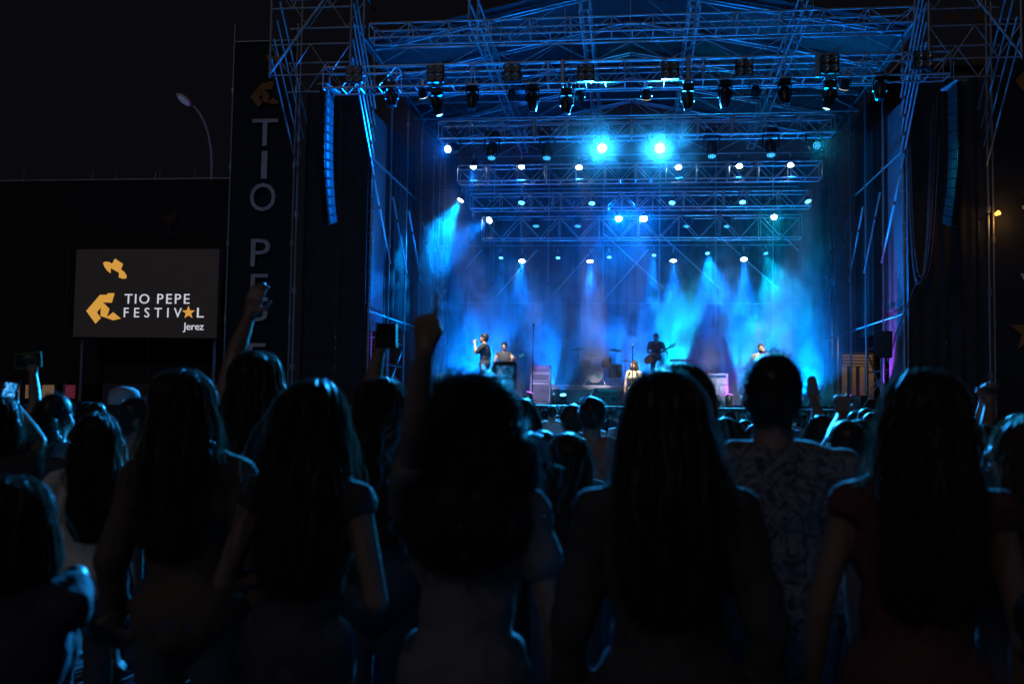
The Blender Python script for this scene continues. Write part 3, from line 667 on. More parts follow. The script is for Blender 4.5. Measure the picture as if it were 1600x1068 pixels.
# ------------------------------------------------------------------ line arrays
def line_array(px, pyt, pyb, Y, sgn, label, yaw):
    p = at(px, pyt, Y); q = at(px, pyb, Y); t = empty('line_array', p, (0, 0, yaw), label=label, cat='loudspeaker')
    n = 15; hh = (p.z - q.z) / n; z = 0; y = 0; tilt = 0
    MB().box((0, .1, .06), (.26, .75, .05)).build('rigging_frame', STEEL, t, bevel=.01)
    tube('chain', (0, .1, .06), (0, .1, .6), .015, STEEL, t)
    me = MB().prism([(-.09, -hh * .47), (.09, -hh * .47), (.09, hh * .47), (-.09, hh * .47)], -.21, .21).mesh('cabinet', mat('array_paint', (.018, .019, .022), .9, 0, .2, 20, .2), bevel=.012)
    gm = MB()
    for k in range(5): gm.box((0, -.22, -hh * .36 + k * hh * .18), (.15, .02, hh * .05))
    gme = gm.mesh('grille', mat('grille_metal', (.10, .10, .11), .35, .6))
    wme = MB().box((.094, -.1, 0), (.012, .10, hh * .6)).mesh('side_rail', mat('rail_metal', (.06, .06, .065), .6, .3))
    for i in range(n):
        tilt = (i / n) ** 2 * R(24)
        c = link('cabinet', me, t, (0, y, z - hh / 2), (tilt, 0, 0)); link('grille', gme, c); link('side_rail', wme, c)
        z -= hh * math.cos(tilt) * 1.0; y += hh * math.sin(tilt)
line_array(511, 140, 348, 23.1, 1, 'blue lit curved line array of stacked black speakers, left of stage', R(-10))
line_array(1494, 135, 350, 23.1, -1, 'shadowed line array of stacked black speakers, right of stage', R(10))
# hanging cables at the right tower
hc = empty('cable_bundle', at(1432, 440, 24.6), label='loops of black cable hanging beside the right scaffold frame', cat='cable')
for k, (a, lo_, c) in enumerate((((1421, 160), (1430, 432), (1464, 150)), ((1419, 200), (1433, 441), (1459, 160)), ((1423, 240), (1436, 436), (1468, 210)), ((1420, 300), (1428, 444), (1455, 180)))):
    pts = []
    for i in range(15):
        u = i / 14; x = a[0] + (c[0] - a[0]) * (u ** 1.2); w = 1 - abs(2 * u - 1) ** 2.6; y = (a[1] * (1 - u) + c[1] * u) * (1 - w) + lo_[1] * w
        pts.append(at(x, y, 24.6 + .05 * k) - hc.location)
    MB().tube(pts, .014, 6).build('cable', CABLE, hc, smooth=True)
MB().tube([at(x, y, 24.6) - hc.location for x, y in ((1432, 441), (1424, 460), (1412, 492), (1400, 520), (1394, 545))], .016, 6).build('cable', CABLE, hc, smooth=True)

# ------------------------------------------------------------------ stage gear
def on_stage(px, py, Y, z=FLOORZ):
    p = at(px, py, Y); p.z = z; return p
RZ = 2.24
xa = at(853, 605, 29.5).x; xb = at(1115, 609, 29.5).x
rs = empty('drum_riser', ((xa + xb) / 2, 29.5, FLOORZ), label='long aluminium edged riser platform under the drum kit', cat='platform'); w = xb - xa
n = 4
for i in range(n):
    for j in range(2): box('deck_panel', (-w / 2 + w * (i + .5) / n, .75 + j * 1.5, RZ - FLOORZ - .03), (round(w / n - .006, 3), 1.494, .05), DECK, rs)
    box('edge_profile', (-w / 2 + w * (i + .5) / n, -.012, RZ - FLOORZ - .03), (round(w / n - .01, 3), .03, .05), mat('bright_alu', (.80, .80, .81), .5, 0, .06), rs)
    box('edge_profile', (-w / 2 + w * (i + .5) / n, -.012, RZ - FLOORZ - .11), (round(w / n - .01, 3), .03, .06), _m['bright_alu'], rs)
for i in range(n + 1):
    for y in (.06, 1.5, 2.94):
        x = -w / 2 + w * i / n + (.06 if i == 0 else -.06 if i == n else 0)
        tube('leg', (x, y, 0), (x, y, RZ - FLOORZ - .14), .03, ALU, rs)
        if 0 < i < n: tube('leg', (x + .16, y, 0), (x + .16, y, RZ - FLOORZ - .14), .03, ALU, rs); tube('leg_tie', (x, y, .25), (x + .16, y, .25), .015, ALU, rs)
# drum kit
RED = mat('drum_shell', (.13, .018, .022), .25, 0, .2, 10); CHR = mat('chrome', (.8, .8, .82), .12, 1, .03); SKINW = mat('drum_head', (.72, .71, .70), .5, 0, .05, 10); BRASS = mat('cymbal_brass', (.55, .40, .15), .25, 1, .1)
dk = empty('drum_kit', on_stage(929, 600, 30.6, RZ), label='drum kit with white front head bass drum on the riser', cat='drum kit')
RX = Matrix.Rotation(R(90), 4, 'X')
bdz = .34
bdm = MB().lathe([(.27, -.22), (.27, .22)], 24, Matrix.Translation((0, .2, bdz)) @ RX).build('bass_drum', RED, dk, smooth=True)
MB().lathe([(.0, .0), (.255, .0), (.255, .012), (0, .012)], 24, Matrix.Translation((0, -.035, bdz)) @ RX).build('front_head', SKINW, bdm)
MB().lathe([(.258, -.02), (.285, -.02), (.285, .03), (.258, .03)], 24, Matrix.Translation((0, -.03, bdz)) @ RX, cap=False).build('hoop', CHR, bdm)
MB().lathe([(0, 0), (.062, 0), (.062, .006), (0, .006)], 16, Matrix.Translation((.12, -.06, bdz - .05)) @ RX).build('port_sticker', mat('cyan_sticker', (.05, .6, .65), .5), bdm)
PRB = mat('drum_print', (.03, .03, .04), .6)
text_mesh('lettering', 'YAMAHA', .06, PRB, bdm, (0, -.058, bdz + .17), (R(90), 0, 0), .003, width=.24)
for s_ in (-1, 1): tube('spur', (s_ * .24, -.05, bdz - .12), (s_ * .36, -.12, 0), .016, CHR, dk)
def drum(c, r_, h_, tilt, nm='tom'):
    M = Matrix.Translation(c) @ Matrix.Rotation(tilt, 4, 'X')
    d = MB().lathe([(r_, -h_ / 2), (r_, h_ / 2)], 18, M).build(nm, RED, dk, smooth=True)
    MB().lathe([(0, h_ / 2 + .002), (r_ * .97, h_ / 2 + .002), (r_ * 1.03, h_ / 2 - .02), (r_ * 1.03, h_ / 2 - .03)], 18, M, cap=False).build('batter_head', SKINW, d)
    for k in range(6):
        a = k * math.pi / 3; MB().box((0, 0, 0), (.02, .03, .05), None).build('lug', CHR, d, M @ Vector((r_ * 1.01 * math.cos(a), r_ * 1.01 * math.sin(a), 0)))
drum((-.31, .15, .62), .17, .34, R(-8)); drum((.37, .15, .72), .16, .28, R(14)); drum((.62, .75, .50), .22, .42, R(4), 'floor_tom'); drum((-.55, .75, .60), .18, .15, R(5), 'snare_drum')
for x, y, z in ((.62, .75, .3),):
    for a in range(3): tube('drum_leg', (x + .22 * math.cos(a * 2.1), y + .22 * math.sin(a * 2.1), 0), (x + .22 * math.cos(a * 2.1), y + .22 * math.sin(a * 2.1), .45), .01, CHR, dk)
for px, py, tl in ((904, 545, (-8, 12)), (923, 554, (10, 10)), (961, 547, (6, -6)), (978, 564, (0, 5))):
    p = at(px, py, 30.9) - dk.location
    tube('cymbal_stand', (p.x, p.y, .0), (p.x, p.y, p.z), .013, CHR, dk)
    for a in range(3): tube('stand_leg', (p.x, p.y, .25), (p.x + .25 * math.cos(a * 2.1), p.y + .25 * math.sin(a * 2.1), 0), .011, CHR, dk)
    MB().lathe([(0, .05), (.04, .045), (.05, .02), (.22, 0), (.225, -.003), (.05, .012), (0, .03)], 20, Matrix.Rotation(R(tl[0]), 4, 'Y') @ Matrix.Rotation(R(tl[1]), 4, 'X')).build('cymbal', BRASS, dk, p, smooth=True)
MB().lathe([(.0, .50), (.17, .50), (.18, .46), (.16, .42), (.03, .40), (.03, .02), (.2, .0)], 14).build('stool', RUBBER, dk, (.05, 1.1, 0), smooth=True)
# amplifier stacks
GRILL = mat('speaker_grille', (.20, .20, .22), .7, 0, .15, 30)
def cab(parent, c, d, face, fm, name='cabinet'):
    o = MB().box(c, d).build(name, CASEM, parent, bevel=.015)
    for (x, z, w_, h_) in face: MB().box((c[0] + x, c[1] - d[1] / 2 - .006, c[2] + z), (w_, .02, h_)).build('grille', fm, o, bevel=.004)
    return o
am = empty('amplifier_stack', on_stage(844, 600, 29.2), label='pale amplifier stack with grey panels beside the riser', cat='amplifier')
cab(am, (0, .2, .32), (.60, .40, .62), [(0, 0, .52, .50)], GRILL); cab(am, (0, .2, .895), (.60, .38, .50), [(0, .10, .50, .10), (0, -.10, .52, .16)], GRILL)
for i in range(4): MB().lathe([(.015, 0), (.015, .03)], 8, Matrix.Translation((-.18 + i * .12, 0, 1.10)) @ RX).build('knob', RUBBER, am)
wc = empty('cabinet_stack', on_stage(1122, 600, 28.4), label='tall pale grey cabinet stack with blue band near the lettered case', cat='amplifier')
cab(wc, (0, .2, .31), (.56, .40, .61), [(.02, 0, .02, .55)], mat('panel_joint', (.2, .2, .22), .6)); cab(wc, (0, .2, .775), (.56, .38, .31), [(0, .08, .44, .07)], mat('blue_band', (.03, .12, .3), .5), 'head_cabinet')
lc_p = on_stage(1097, 600, 29.6, RZ); lc = empty('lettered_case', lc_p, label='dark case with red lit lettering on the riser end', cat='case')
MB().box((0, .3, .24), (.62, .5, .48)).build('body', mat('case_grey', (.10, .10, .12), .5), lc, bevel=.012)
LEDR = mat('red_lettering', (.6, .05, .1), .5, emit=(1, .10, .16), es=.32)
text_mesh('lettering', 'MAYLIN', .12, LEDR, lc, (.02, .035, .38), (R(90), 0, 0), .004, width=.46)
# keyboard on a stand
kb = empty('keyboard', on_stage(1069, 563, 30.2, RZ), label='slim keyboard on a stand at the back of the riser', cat='keyboard')
kz = at(1069, 563, 30.2).z - RZ
MB().box((0, .1, kz), (.86, .28, .07)).build('body', RUBBER, kb, bevel=.01)
for i in range(24): box('key', (-.38 + i * .033, -.02, kz + .04), (.03, .13, .012), CASEM, kb)
for s_ in (-1, 1): tube('stand_tube', (s_ * .35, .0, 0), (-s_ * .3, .15, kz - .03), .015, CHR, kb)
for s_ in (-1, 1): box('end_cap', (s_ * .43, .1, kz + .012), (.03, .29, .08), mat('bright_alu', (.75, .75, .76), .35, .5), kb)
# wedge monitors
def wedge(px, Y, label, yaw=0, s=1.0):
    t = empty('wedge_monitor', on_stage(px, 620, Y), (0, 0, yaw), label=label, cat='loudspeaker'); t.scale = (s, s, s)
    M = Matrix.Rotation(R(90), 4, 'Z')
    MB().prism([(-.30, 0), (.30, 0), (.30, .10), (-.02, .44), (-.24, .44), (-.30, .36)], -.28, .28, M).build('body', mat('wedge_paint', (.05, .05, .055), .5), t, bevel=.012)
    MB().box((0, 0, 0), (.48, .40, .012), Matrix.Rotation(R(46.7), 4, 'X')).build('grille', GRILL, t, (0, .145, .277))
    for s_ in (-1, 1): MB().box((s_ * .15, -.305, .18), (.10, .02, .06)).build('handle', RUBBER, t)
wedge(943, 26.4, 'black wedge monitor at the stage front below the drums', R(25)); wedge(1346, 26.6, 'black wedge monitor by the right speaker stand', R(-60), .8)
# microphone stands
def mic_stand(px, pyt, Y, label, boom=0, mic=True):
    p = on_stage(px, 600, Y); t = empty('microphone_stand', p, label=label, cat='microphone'); h_ = at(px, pyt, Y).z - FLOORZ
    MB().lathe([(0, 0), (.13, 0), (.13, .02), (.02, .035), (0, .035)], 14).build('base', RUBBER, t, smooth=True)
    tube('pole', (0, 0, .02), (0, 0, h_ - (.18 if not boom else .0)), .012, RUBBER, t)
    MB().lathe([(0, .0), (.012, 0), (.016, .12), (.028, .14), (.03, .18), (.02, .21), (0, .215)], 10, Matrix.Translation((0, 0, h_ - .2)) @ Matrix.Rotation(R(-18), 4, 'X')).build('microphone', RUBBER, t, smooth=True)
mic_stand(988, 538, 26.3, 'black microphone stand in front of the kneeling musician'); mic_stand(832, 505, 27.0, 'tall black microphone stand beside the guitarist'); mic_stand(1042, 548, 30.4, 'microphone stand beside the bass player on the riser')
# water bottle
b_ = MB().lathe([(0, 0), (.035, 0), (.035, .15), (.014, .19), (.014, .22), (0, .22)], 10).build('water_bottle', mat('clear_plastic', (.5, .55, .6), .15), loc=on_stage(869, 605, 29.65, RZ), smooth=True); tag(b_, 'small clear water bottle on the riser edge', 'bottle')
# sheet on a stand at stage left
ms = empty('music_stand', on_stage(688, 590, 26.2), label='beige paper sheet on a thin stand near the singer', cat='music stand'); zz = at(688, 590, 26.2).z - FLOORZ
MB().box((0, 0, zz), (.23, .02, .27), Matrix.Rotation(R(-12), 3, 'X')).build('sheet', mat('beige_sheet', (.55, .47, .36), .8, 0, .05), ms); tube('pole', (0, .03, 0), (0, .03, zz), .012, RUBBER, ms)
for a in range(3): tube('leg', (0, .03, .2), (.2 * math.cos(a * 2.1), .03 + .2 * math.sin(a * 2.1), 0), .01, RUBBER, ms)
# speaker on a lattice stand, right
sp = empty('loudspeaker', on_stage(1380, 600, 25.9), label='black box loudspeaker on a tripod stand right of the stage', cat='loudspeaker'); z0 = at(1380, 558, 25.9).z - FLOORZ; z1 = at(1380, 517, 25.9).z - FLOORZ
MB().box((.05, .2, (z0 + z1) / 2), (.44, .42, z1 - z0), Matrix.Rotation(R(-14), 3, 'Z')).build('cabinet', RUBBER, sp, bevel=.02)
MB().box((.0, -.02, (z0 + z1) / 2), (.36, .012, (z1 - z0) * .9), Matrix.Rotation(R(-14), 3, 'Z')).build('grille', BLACK, sp)
tube('pole', (0, .2, .3), (0, .2, z0), .02, STEEL, sp)
for a in range(3): tube('leg', (0, .2, .75), (.5 * math.cos(a * 2.1 + .5), .2 + .5 * math.sin(a * 2.1 + .5), 0), .016, STEEL, sp)
# backstage scaffolding seen under the side curtains
def backstage(X, sgn, label):
    t = empty('backstage_scaffold', (X, 27, 0), label=label, cat='scaffold')
    for x in (0, sgn * 1.3):
        for y in (0, 2, 4):
            tube('standard', (x, y, 0), (x, y, 4.2), .026, ALU, t)
            if y < 4:
                tube('ledger', (x, y, 3.45), (x, y + 2, 3.45), .03, ALU, t); tube('ledger', (x, y, 2.75), (x, y + 2, 2.75), .024, ALU, t)
                tube('brace', (x, y, 2.0), (x, y + 2, 3.4), .022, ALU, t)
    for y in (0, 2, 4): tube('transom', (0, y, 3.45), (sgn * 1.3, y, 3.45), .024, ALU, t); tube('brace', (0, y, 2.2), (sgn * 1.3, y, 3.4), .02, ALU, t)
    return t
backstage(XL - .45, -1, 'backstage scaffold seen under the curtain with flight cases, left'); backstage(XR + .45, 1, 'backstage scaffold before the warm lit slats, right')
fc = empty('flight_case', (XL - .75, 28.6, FLOORZ - .4), label='black metal edged flight case stacked backstage left', cat='case')
MB().box((0, 0, .55), (1.1, .8, 1.1)).build('body', RUBBER, fc, bevel=.01)
for s_ in (-1, 1):
    for z in (.02, .55, 1.08): tube('edge', (s_ * .56, -.41, z - .001) if False else (-.55, -.41, z), (.55, -.41, z), .018, ALU, fc)
    tube('edge', (s_ * .55, -.41, 0), (s_ * .55, -.41, 1.1), .018, ALU, fc)
pb = MB().box((0, 0, .6), (1.9, 4.4, 1.2)).build('side_platform', BLACK, loc=(XL - 1.0, 29, 0)); tag(pb, 'dark side platform backstage left carrying the flight case', 'platform')
# warm lit slatted doors behind the right scaffold
sl_ = empty('slatted_door', (at(1340, 580, 33.5).x, 33.5, 0), label='warm lit slatted shutter backstage behind the right scaffold', cat='shutter')
SLW = mat('warm_slat', (.55, .42, .28), .7, 0, .15, 5)
MB().box((0, .08, 1.8), (1.1, .06, 3.4)).build('backing', KIOSK, sl_)
for k in range(4): box('slat', (0, 0, 3.08 + k * .10), (.95, .03, .06), SLW, sl_, (R(20), 0, 0))
for k in range(4): box('slat', (-.42 + k * .28, -.01, 2.5), (.16, .03, 1.05), SLW, sl_)
ll = bpy.data.lights.new('backstage_light', 'SPOT'); ll.energy = 11; ll.color = (1, .66, .34); ll.spot_size = R(100); ll.shadow_soft_size = .1
bk = empty('work_lamp', (at(1340, 580, 33.5).x, 31.9, 3.9), label='small warm work lamp above the backstage slats', cat='lamp'); link('can', _lp['can'], bk).rotation_euler = Vector((0, 1, -.5)).to_track_quat('-Z', 'Y').to_euler()
tube('bracket', (0, 0, .1), (0, 0, 4), .02, BLACK, bk)
lo = bpy.data.objects.new('work_lamp_light', ll); COL.objects.link(lo); lo.parent = bk; lo.location = (0, .2, -.1); lo.rotation_euler = Vector((0, 1, -.5)).to_track_quat('-Z', 'Y').to_euler()
# ------------------------------------------------------------------ people
def hair_mat(name, col, tr=.28, rough=.42):
    m = bpy.data.materials.new(name); m.use_nodes = True; nt = m.node_tree; N = nt.nodes; L = nt.links; b = N['Principled BSDF']
    tc = N.new('ShaderNodeTexCoord'); nz = N.new('ShaderNodeTexNoise'); nz.inputs['Scale'].default_value = 30
    L.new(tc.outputs['Object'], nz.inputs['Vector']); mx = N.new('ShaderNodeMix'); mx.data_type = 'RGBA'
    mx.inputs['A'].default_value = (*[c * .6 for c in col], 1); mx.inputs['B'].default_value = (*[min(1, c * 1.5) for c in col], 1); L.new(nz.outputs['Fac'], mx.inputs['Factor'])
    L.new(mx.outputs['Result'], b.inputs['Base Color']); b.inputs['Roughness'].default_value = rough; b.inputs['Specular IOR Level'].default_value = .35
    t = N.new('ShaderNodeBsdfTranslucent'); t.inputs[0].default_value = (*[min(1, c * 2.2) for c in col], 1)
    s_ = N.new('ShaderNodeMixShader'); s_.inputs[0].default_value = tr; L.new(b.outputs[0], s_.inputs[1]); L.new(t.outputs[0], s_.inputs[2]); L.new(s_.outputs[0], N['Material Output'].inputs[0])
    return m
def cloth(name, col, var=.18, scale=5): return mat('cloth_' + name, col, .88, 0, var, scale, .35, bscale=22)
def floral():
    m = bpy.data.materials.new('floral_shirt'); m.use_nodes = True; nt = m.node_tree; N = nt.nodes; L = nt.links; b = N['Principled BSDF']; b.inputs['Roughness'].default_value = .85
    tc = N.new('ShaderNodeTexCoord'); n = N.new('ShaderNodeTexNoise'); n.inputs['Scale'].default_value = 17; n.inputs['Detail'].default_value = 3.5; n.inputs['Distortion'].default_value = 2.2
    L.new(tc.outputs['Object'], n.inputs['Vector']); r = N.new('ShaderNodeValToRGB'); e = r.color_ramp.elements
    e[0].position = .44; e[0].color = (.035, .04, .05, 1); e[1].position = .53; e[1].color = (.20, .19, .20, 1); k = e.new(.62); k.color = (.05, .06, .07, 1)
    L.new(n.outputs['Fac'], r.inputs['Fac']); L.new(r.outputs[0], b.inputs['Base Color']); return m
FLORAL = floral()
SKIN = mat('skin_tan', (.40, .24, .17), .5, 0, .10, 12); SKIN2 = mat('skin_brown', (.20, .125, .095), .5, 0, .10, 12); SKIN3 = mat('skin_fair', (.52, .34, .26), .5, 0, .08, 12)
HBLK = hair_mat('hair_black', (.026, .023, .023)); HBRN = hair_mat('hair_brown', (.042, .028, .02)); HLIT = hair_mat('hair_light_brown', (.075, .048, .028)); HBLD = hair_mat('hair_blonde', (.26, .17, .08))

def caps(m, a, b, ra, rb, n=10):
    a = Vector(a); b = Vector(b); d = (b - a); L_ = max(d.length, 1e-5); d.normalize()
    m.tube([a - d * ra * .9, a - d * ra * .6, a, a.lerp(b, .5), b, b + d * rb * .6, b + d * rb * .9], [ra * .3, ra * .8, ra, (ra + rb) / 2, rb, rb * .8, rb * .3], n)
def skin_mesh(mb, voxel, it, m, wrinkle=0, seed=0, fac=.5):
    me = mb.mesh('t', None); o = bpy.data.objects.new('t', me); COL.objects.link(o)
    r_ = o.modifiers.new('r', 'REMESH'); r_.mode = 'VOXEL'; r_.voxel_size = voxel; r_.adaptivity = 0
    s_ = o.modifiers.new('s', 'SMOOTH'); s_.factor = fac; s_.iterations = it
    dg = bpy.context.evaluated_depsgraph_get(); out = bpy.data.meshes.new_from_object(o.evaluated_get(dg)); bpy.data.objects.remove(o); bpy.data.meshes.remove(me)
    if wrinkle:
        ns = [v.normal.copy() for v in out.vertices]
        for v, n_ in zip(out.vertices, ns):
            p = v.co
            v.co = p + n_ * wrinkle * (mnoise.noise(Vector((p.x * 7 + seed, p.y * 7, p.z * 11 - p.x * 9))) + .5 * mnoise.noise(Vector((p.x * 20, p.y * 20 + seed, p.z * 26))))
    out.materials.clear(); out.materials.append(m); out.shade_smooth(); return out
def rot_about(v, ax, a): return Matrix.Rotation(a, 3, ax) @ v
def hand(m, w, d, side, pose='relaxed', s=1.0):
    """palm, four fingers of unequal length and a thumb; d: towards the fingers, side: towards the thumb"""
    w = Vector(w); d = Vector(d).normalized(); side = (Vector(side) - d * Vector(side).dot(d)).normalized(); n = d.cross(side)
    for k, off in enumerate((.030, .010, -.010, -.028)):
        kn = w + d * (.088 - abs(off) * .25) * s + side * off * s
        caps(m, w + side * off * .6 * s, kn, .013 * s, .0115 * s, 7)
        L_ = (.072, .082, .076, .060)[k] * s; curl = {'relaxed': .38, 'fist': 1.45, 'open': .10, 'point': 1.5 if k else .03, 'grip': 1.05, 'love': .05 if k in (0, 3) else 1.5}[pose]
        dd = rot_about(d, side, -curl * .8); p = kn
        if pose == 'open': dd = rot_about(dd, n, -(off * 5))
        for j, q in enumerate((.45, .31, .24)):
            e = p + dd * L_ * q; caps(m, p, e, (.0092 - .0008 * j) * s, (.0086 - .001 * j) * s, 7); p = e; dd = rot_about(dd, side, -curl)
    b0 = w + d * .022 * s + side * .026 * s
    td = (side * .75 + d * .65 - n * (.5 if pose in ('fist', 'grip', 'point', 'love') else .1)).normalized(); e = b0 + td * .045 * s; caps(m, b0, e, .0125 * s, .0105 * s, 7)
    t2 = (d * .9 + side * (-.25 if pose in ('fist', 'grip', 'point', 'love') else .35)).normalized(); caps(m, e, e + t2 * .032 * s, .0102 * s, .008 * s, 7)

ARM = {'down': ((.235, -.03, 1.10), (.25, .05, .86), (.02, .12, -1), (0, 1, 0), 'relaxed'), 'bent': ((.25, -.02, 1.11), (.10, .20, 1.12), (-1, .3, .1), (0, .2, 1), 'relaxed'),
       'hip': ((.32, -.08, 1.12), (.18, .02, .95), (-.6, .5, -.5), (0, 1, 0), 'relaxed'), 'clap': ((.24, .12, 1.16), (.07, .30, 1.32), (-.3, .2, 1), (0, -1, 0), 'open'),
       'up': ((.28, .06, 1.60), (.22, .12, 1.86), (-.05, .05, 1), (-1, 0, 0), 'open'), 'phone': ((.25, .22, 1.33), (.12, .36, 1.53), (-.2, .1, 1), (-1, 0, 0), 'grip')}
def build_body(spec):
    """meshes of one figure in local metres: x right, y the way it faces, z up; 1.70 m tall before scaling"""
    fem = spec.get('fem', True); vx = spec.get('voxel', .016); look = spec.get('look', 0); lean = spec.get('lean', 0); w = spec.get('wide', 1.0)
    shx = (.165 if fem else .195) * w; hipx = .085
    B, T, P = MB(), MB(), MB(); q = .013
    HM = Matrix.Translation((0, .02 + lean * .1, 1.585)) @ Matrix.Rotation(look, 4, 'Z') @ Matrix.Rotation(spec.get('nod', 0), 4, 'X')
    h = lambda x, y, z: HM @ Vector((x, y, z))
    def he(c, r_): B.ell((0, 0, 0), r_, 14, 10, HM @ Matrix.Translation(c))
    he((0, -.012, .02), (.076, .094, .095)); he((0, .022, -.045), (.058, .066, .072)); he((0, .062, -.085), (.026, .024, .024))
    he((0, .094, -.012), (.013, .017, .026)); he((0, .078, .018), (.052, .02, .014)); he((0, .084, -.050), (.024, .012, .011))
    for s_ in (-1, 1): he((s_ * .079, -.008, -.012), (.012, .022, .032)); he((s_ * .045, .055, -.03), (.026, .028, .03))
    caps(B, (0, -.012, 1.36), h(0, -.01, -.06), .056 if fem else .064, .052 if fem else .060)
    def torso(M, g):
        M.ell((0, .0, 1.27), ((.150 if fem else .172) * w + g, .098 + g, .17 + g), 16, 10); M.ell((0, -.005, 1.10), ((.122 if fem else .150) * w + g, .088 * w + g, .18 + g), 16, 10)
        M.ell((0, -.015, .93), ((.165 if fem else .160) * w + g * 1.6, .108 * w + g * 1.6, .15 + g), 16, 10)
        caps(M, (-shx, -.005, 1.375), (shx, -.005, 1.375), .052 + g, .052 + g); caps(M, (-shx * .55, -.01, 1.40), (shx * .55, -.01, 1.40), .05 + g, .05 + g)
        if fem:
            for s_ in (-1, 1): M.ell((s_ * .07, .085, 1.24), (.06 + g, .05 + g, .06 + g), 10, 8)
    torso(B, 0); torso(T, q)
    hands = []
    for s_, key in ((-1, 'left'), (1, 'right')):
        a = spec.get(key, 'down')
        if isinstance(a, str):
            e, wr, d, sd_, ps = ARM[a]; e, wr, d, sd_ = [Vector((v[0] * s_, v[1], v[2])) for v in (e, wr, d, sd_)]
        else: e, wr, d, sd_, ps = [Vector(v) if not isinstance(v, str) else v for v in a]
        sh = Vector((s_ * shx, -.005, 1.375)); k = 1 if not fem else .86
        caps(B, sh, e, .050 * k, .040 * k); caps(B, e, e.lerp(wr, .35), .040 * k, .041 * k); caps(B, e.lerp(wr, .3), wr, .041 * k, .026 * k); caps(B, wr, wr + Vector(d).normalized() * .02, .026 * k, .022 * k)
        hand(B, wr, d, sd_, ps, .94 if fem else 1.05); hands.append((wr, Vector(d).normalized()))
        sl = spec.get('sleeve', .55)
        if sl: caps(T, sh, sh.lerp(e, min(sl, 1)), .058 * k + q * .5, .053 * k + q)
        if sl > 1: caps(T, e, e.lerp(wr, sl - 1), .045 * k + q, .034 * k + q)
    kn = spec.get('kneel')
    for s_ in (-1, 1):
        hp = Vector((s_ * hipx, -.01, .90))
        if kn: k_, an, ft = Vector((s_ * .13, .32, .52)), Vector((s_ * .12, -.10, .50)), Vector((s_ * .12, -.22, .46))
        else: k_, an, ft = Vector((s_ * (.10 + spec.get('step', 0) * .2), .02 + s_ * spec.get('step', 0), .49)), Vector((s_ * (.11 + spec.get('step', 0) * .3), -.03 + s_ * spec.get('step', 0) * 1.6, .08)), None
        for M, g in ((B, 0), (P, q)):
            caps(M, hp, k_, .082 + g, .055 + g); caps(M, k_, k_.lerp(an, .35), .055 + g, .054 + g); caps(M, k_.lerp(an, .3), an, .054 + g, .036 + g * 1.6)
        caps(B, an, an + Vector((0, .15, -.045)) if not kn else ft, .038, .034)
        caps(P, hp + Vector((0, 0, .08)), hp, .08 + q, .085 + q)
    P.ell((0, -.015, .92), ((.167) * w + q, .118 * w + q, .12), 14, 8)
    it = spec.get('smooth', 4)
    body = skin_mesh(B, vx, it, spec.get('skin', SKIN)); top = skin_mesh(T, max(vx, .014), it, spec['top'], .010, spec.get('seed', 1)); tr = skin_mesh(P, max(vx, .018), it, spec['trousers'], .008, spec.get('seed', 2))
    return body, top, tr, HM, hands

def hair_core(style, HM, vx):
    C_ = MB()
    def he(c, r_): C_.ell((0, 0, 0), r_, 16, 10, HM @ Matrix.Translation(c))
    if style == 'short':
        he((0, -.022, .035), (.086, .100, .096)); he((0, -.055, -.01), (.078, .062, .075))
    elif style == 'bun':
        he((0, -.02, .03), (.088, .103, .098)); he((0, -.12, .07), (.05, .045, .05)); he((0, -.05, -.02), (.08, .07, .08))
    elif style == 'curly':
        he((0, -.03, .05), (.125, .125, .11)); he((0, -.06, -.08), (.155, .12, .15)); he((0, -.085, -.22), (.165, .11, .16)); he((-.11, -.02, -.12), (.07, .08, .14)); he((.11, -.02, -.12), (.07, .08, .14))
    elif style == 'long':
        he((0, -.038, .038), (.094, .104, .100)); he((0, -.06, -.06), (.102, .078, .13)); he((0, -.088, -.19), (.118, .062, .17)); he((0, -.105, -.33), (.125, .048, .17))
        he((-.087, -.02, -.10), (.026, .045, .13)); he((.087, -.02, -.10), (.026, .045, .13))
    elif style == 'bob':
        he((0, -.038, .038), (.095, .105, .100)); he((0, -.05, -.06), (.108, .085, .12)); he((-.087, -.02, -.07), (.028, .045, .10)); he((.087, -.02, -.07), (.028, .045, .10))
    elif style == 'tail':
        he((0, -.02, .03), (.089, .104, .099)); he((0, -.05, -.02), (.08, .07, .08)); he((0, -.13, .02), (.04, .04, .045)); he((0, -.155, -.10), (.04, .035, .12)); he((0, -.15, -.22), (.03, .028, .10))
    return C_
from mathutils.bvhtree import BVHTree
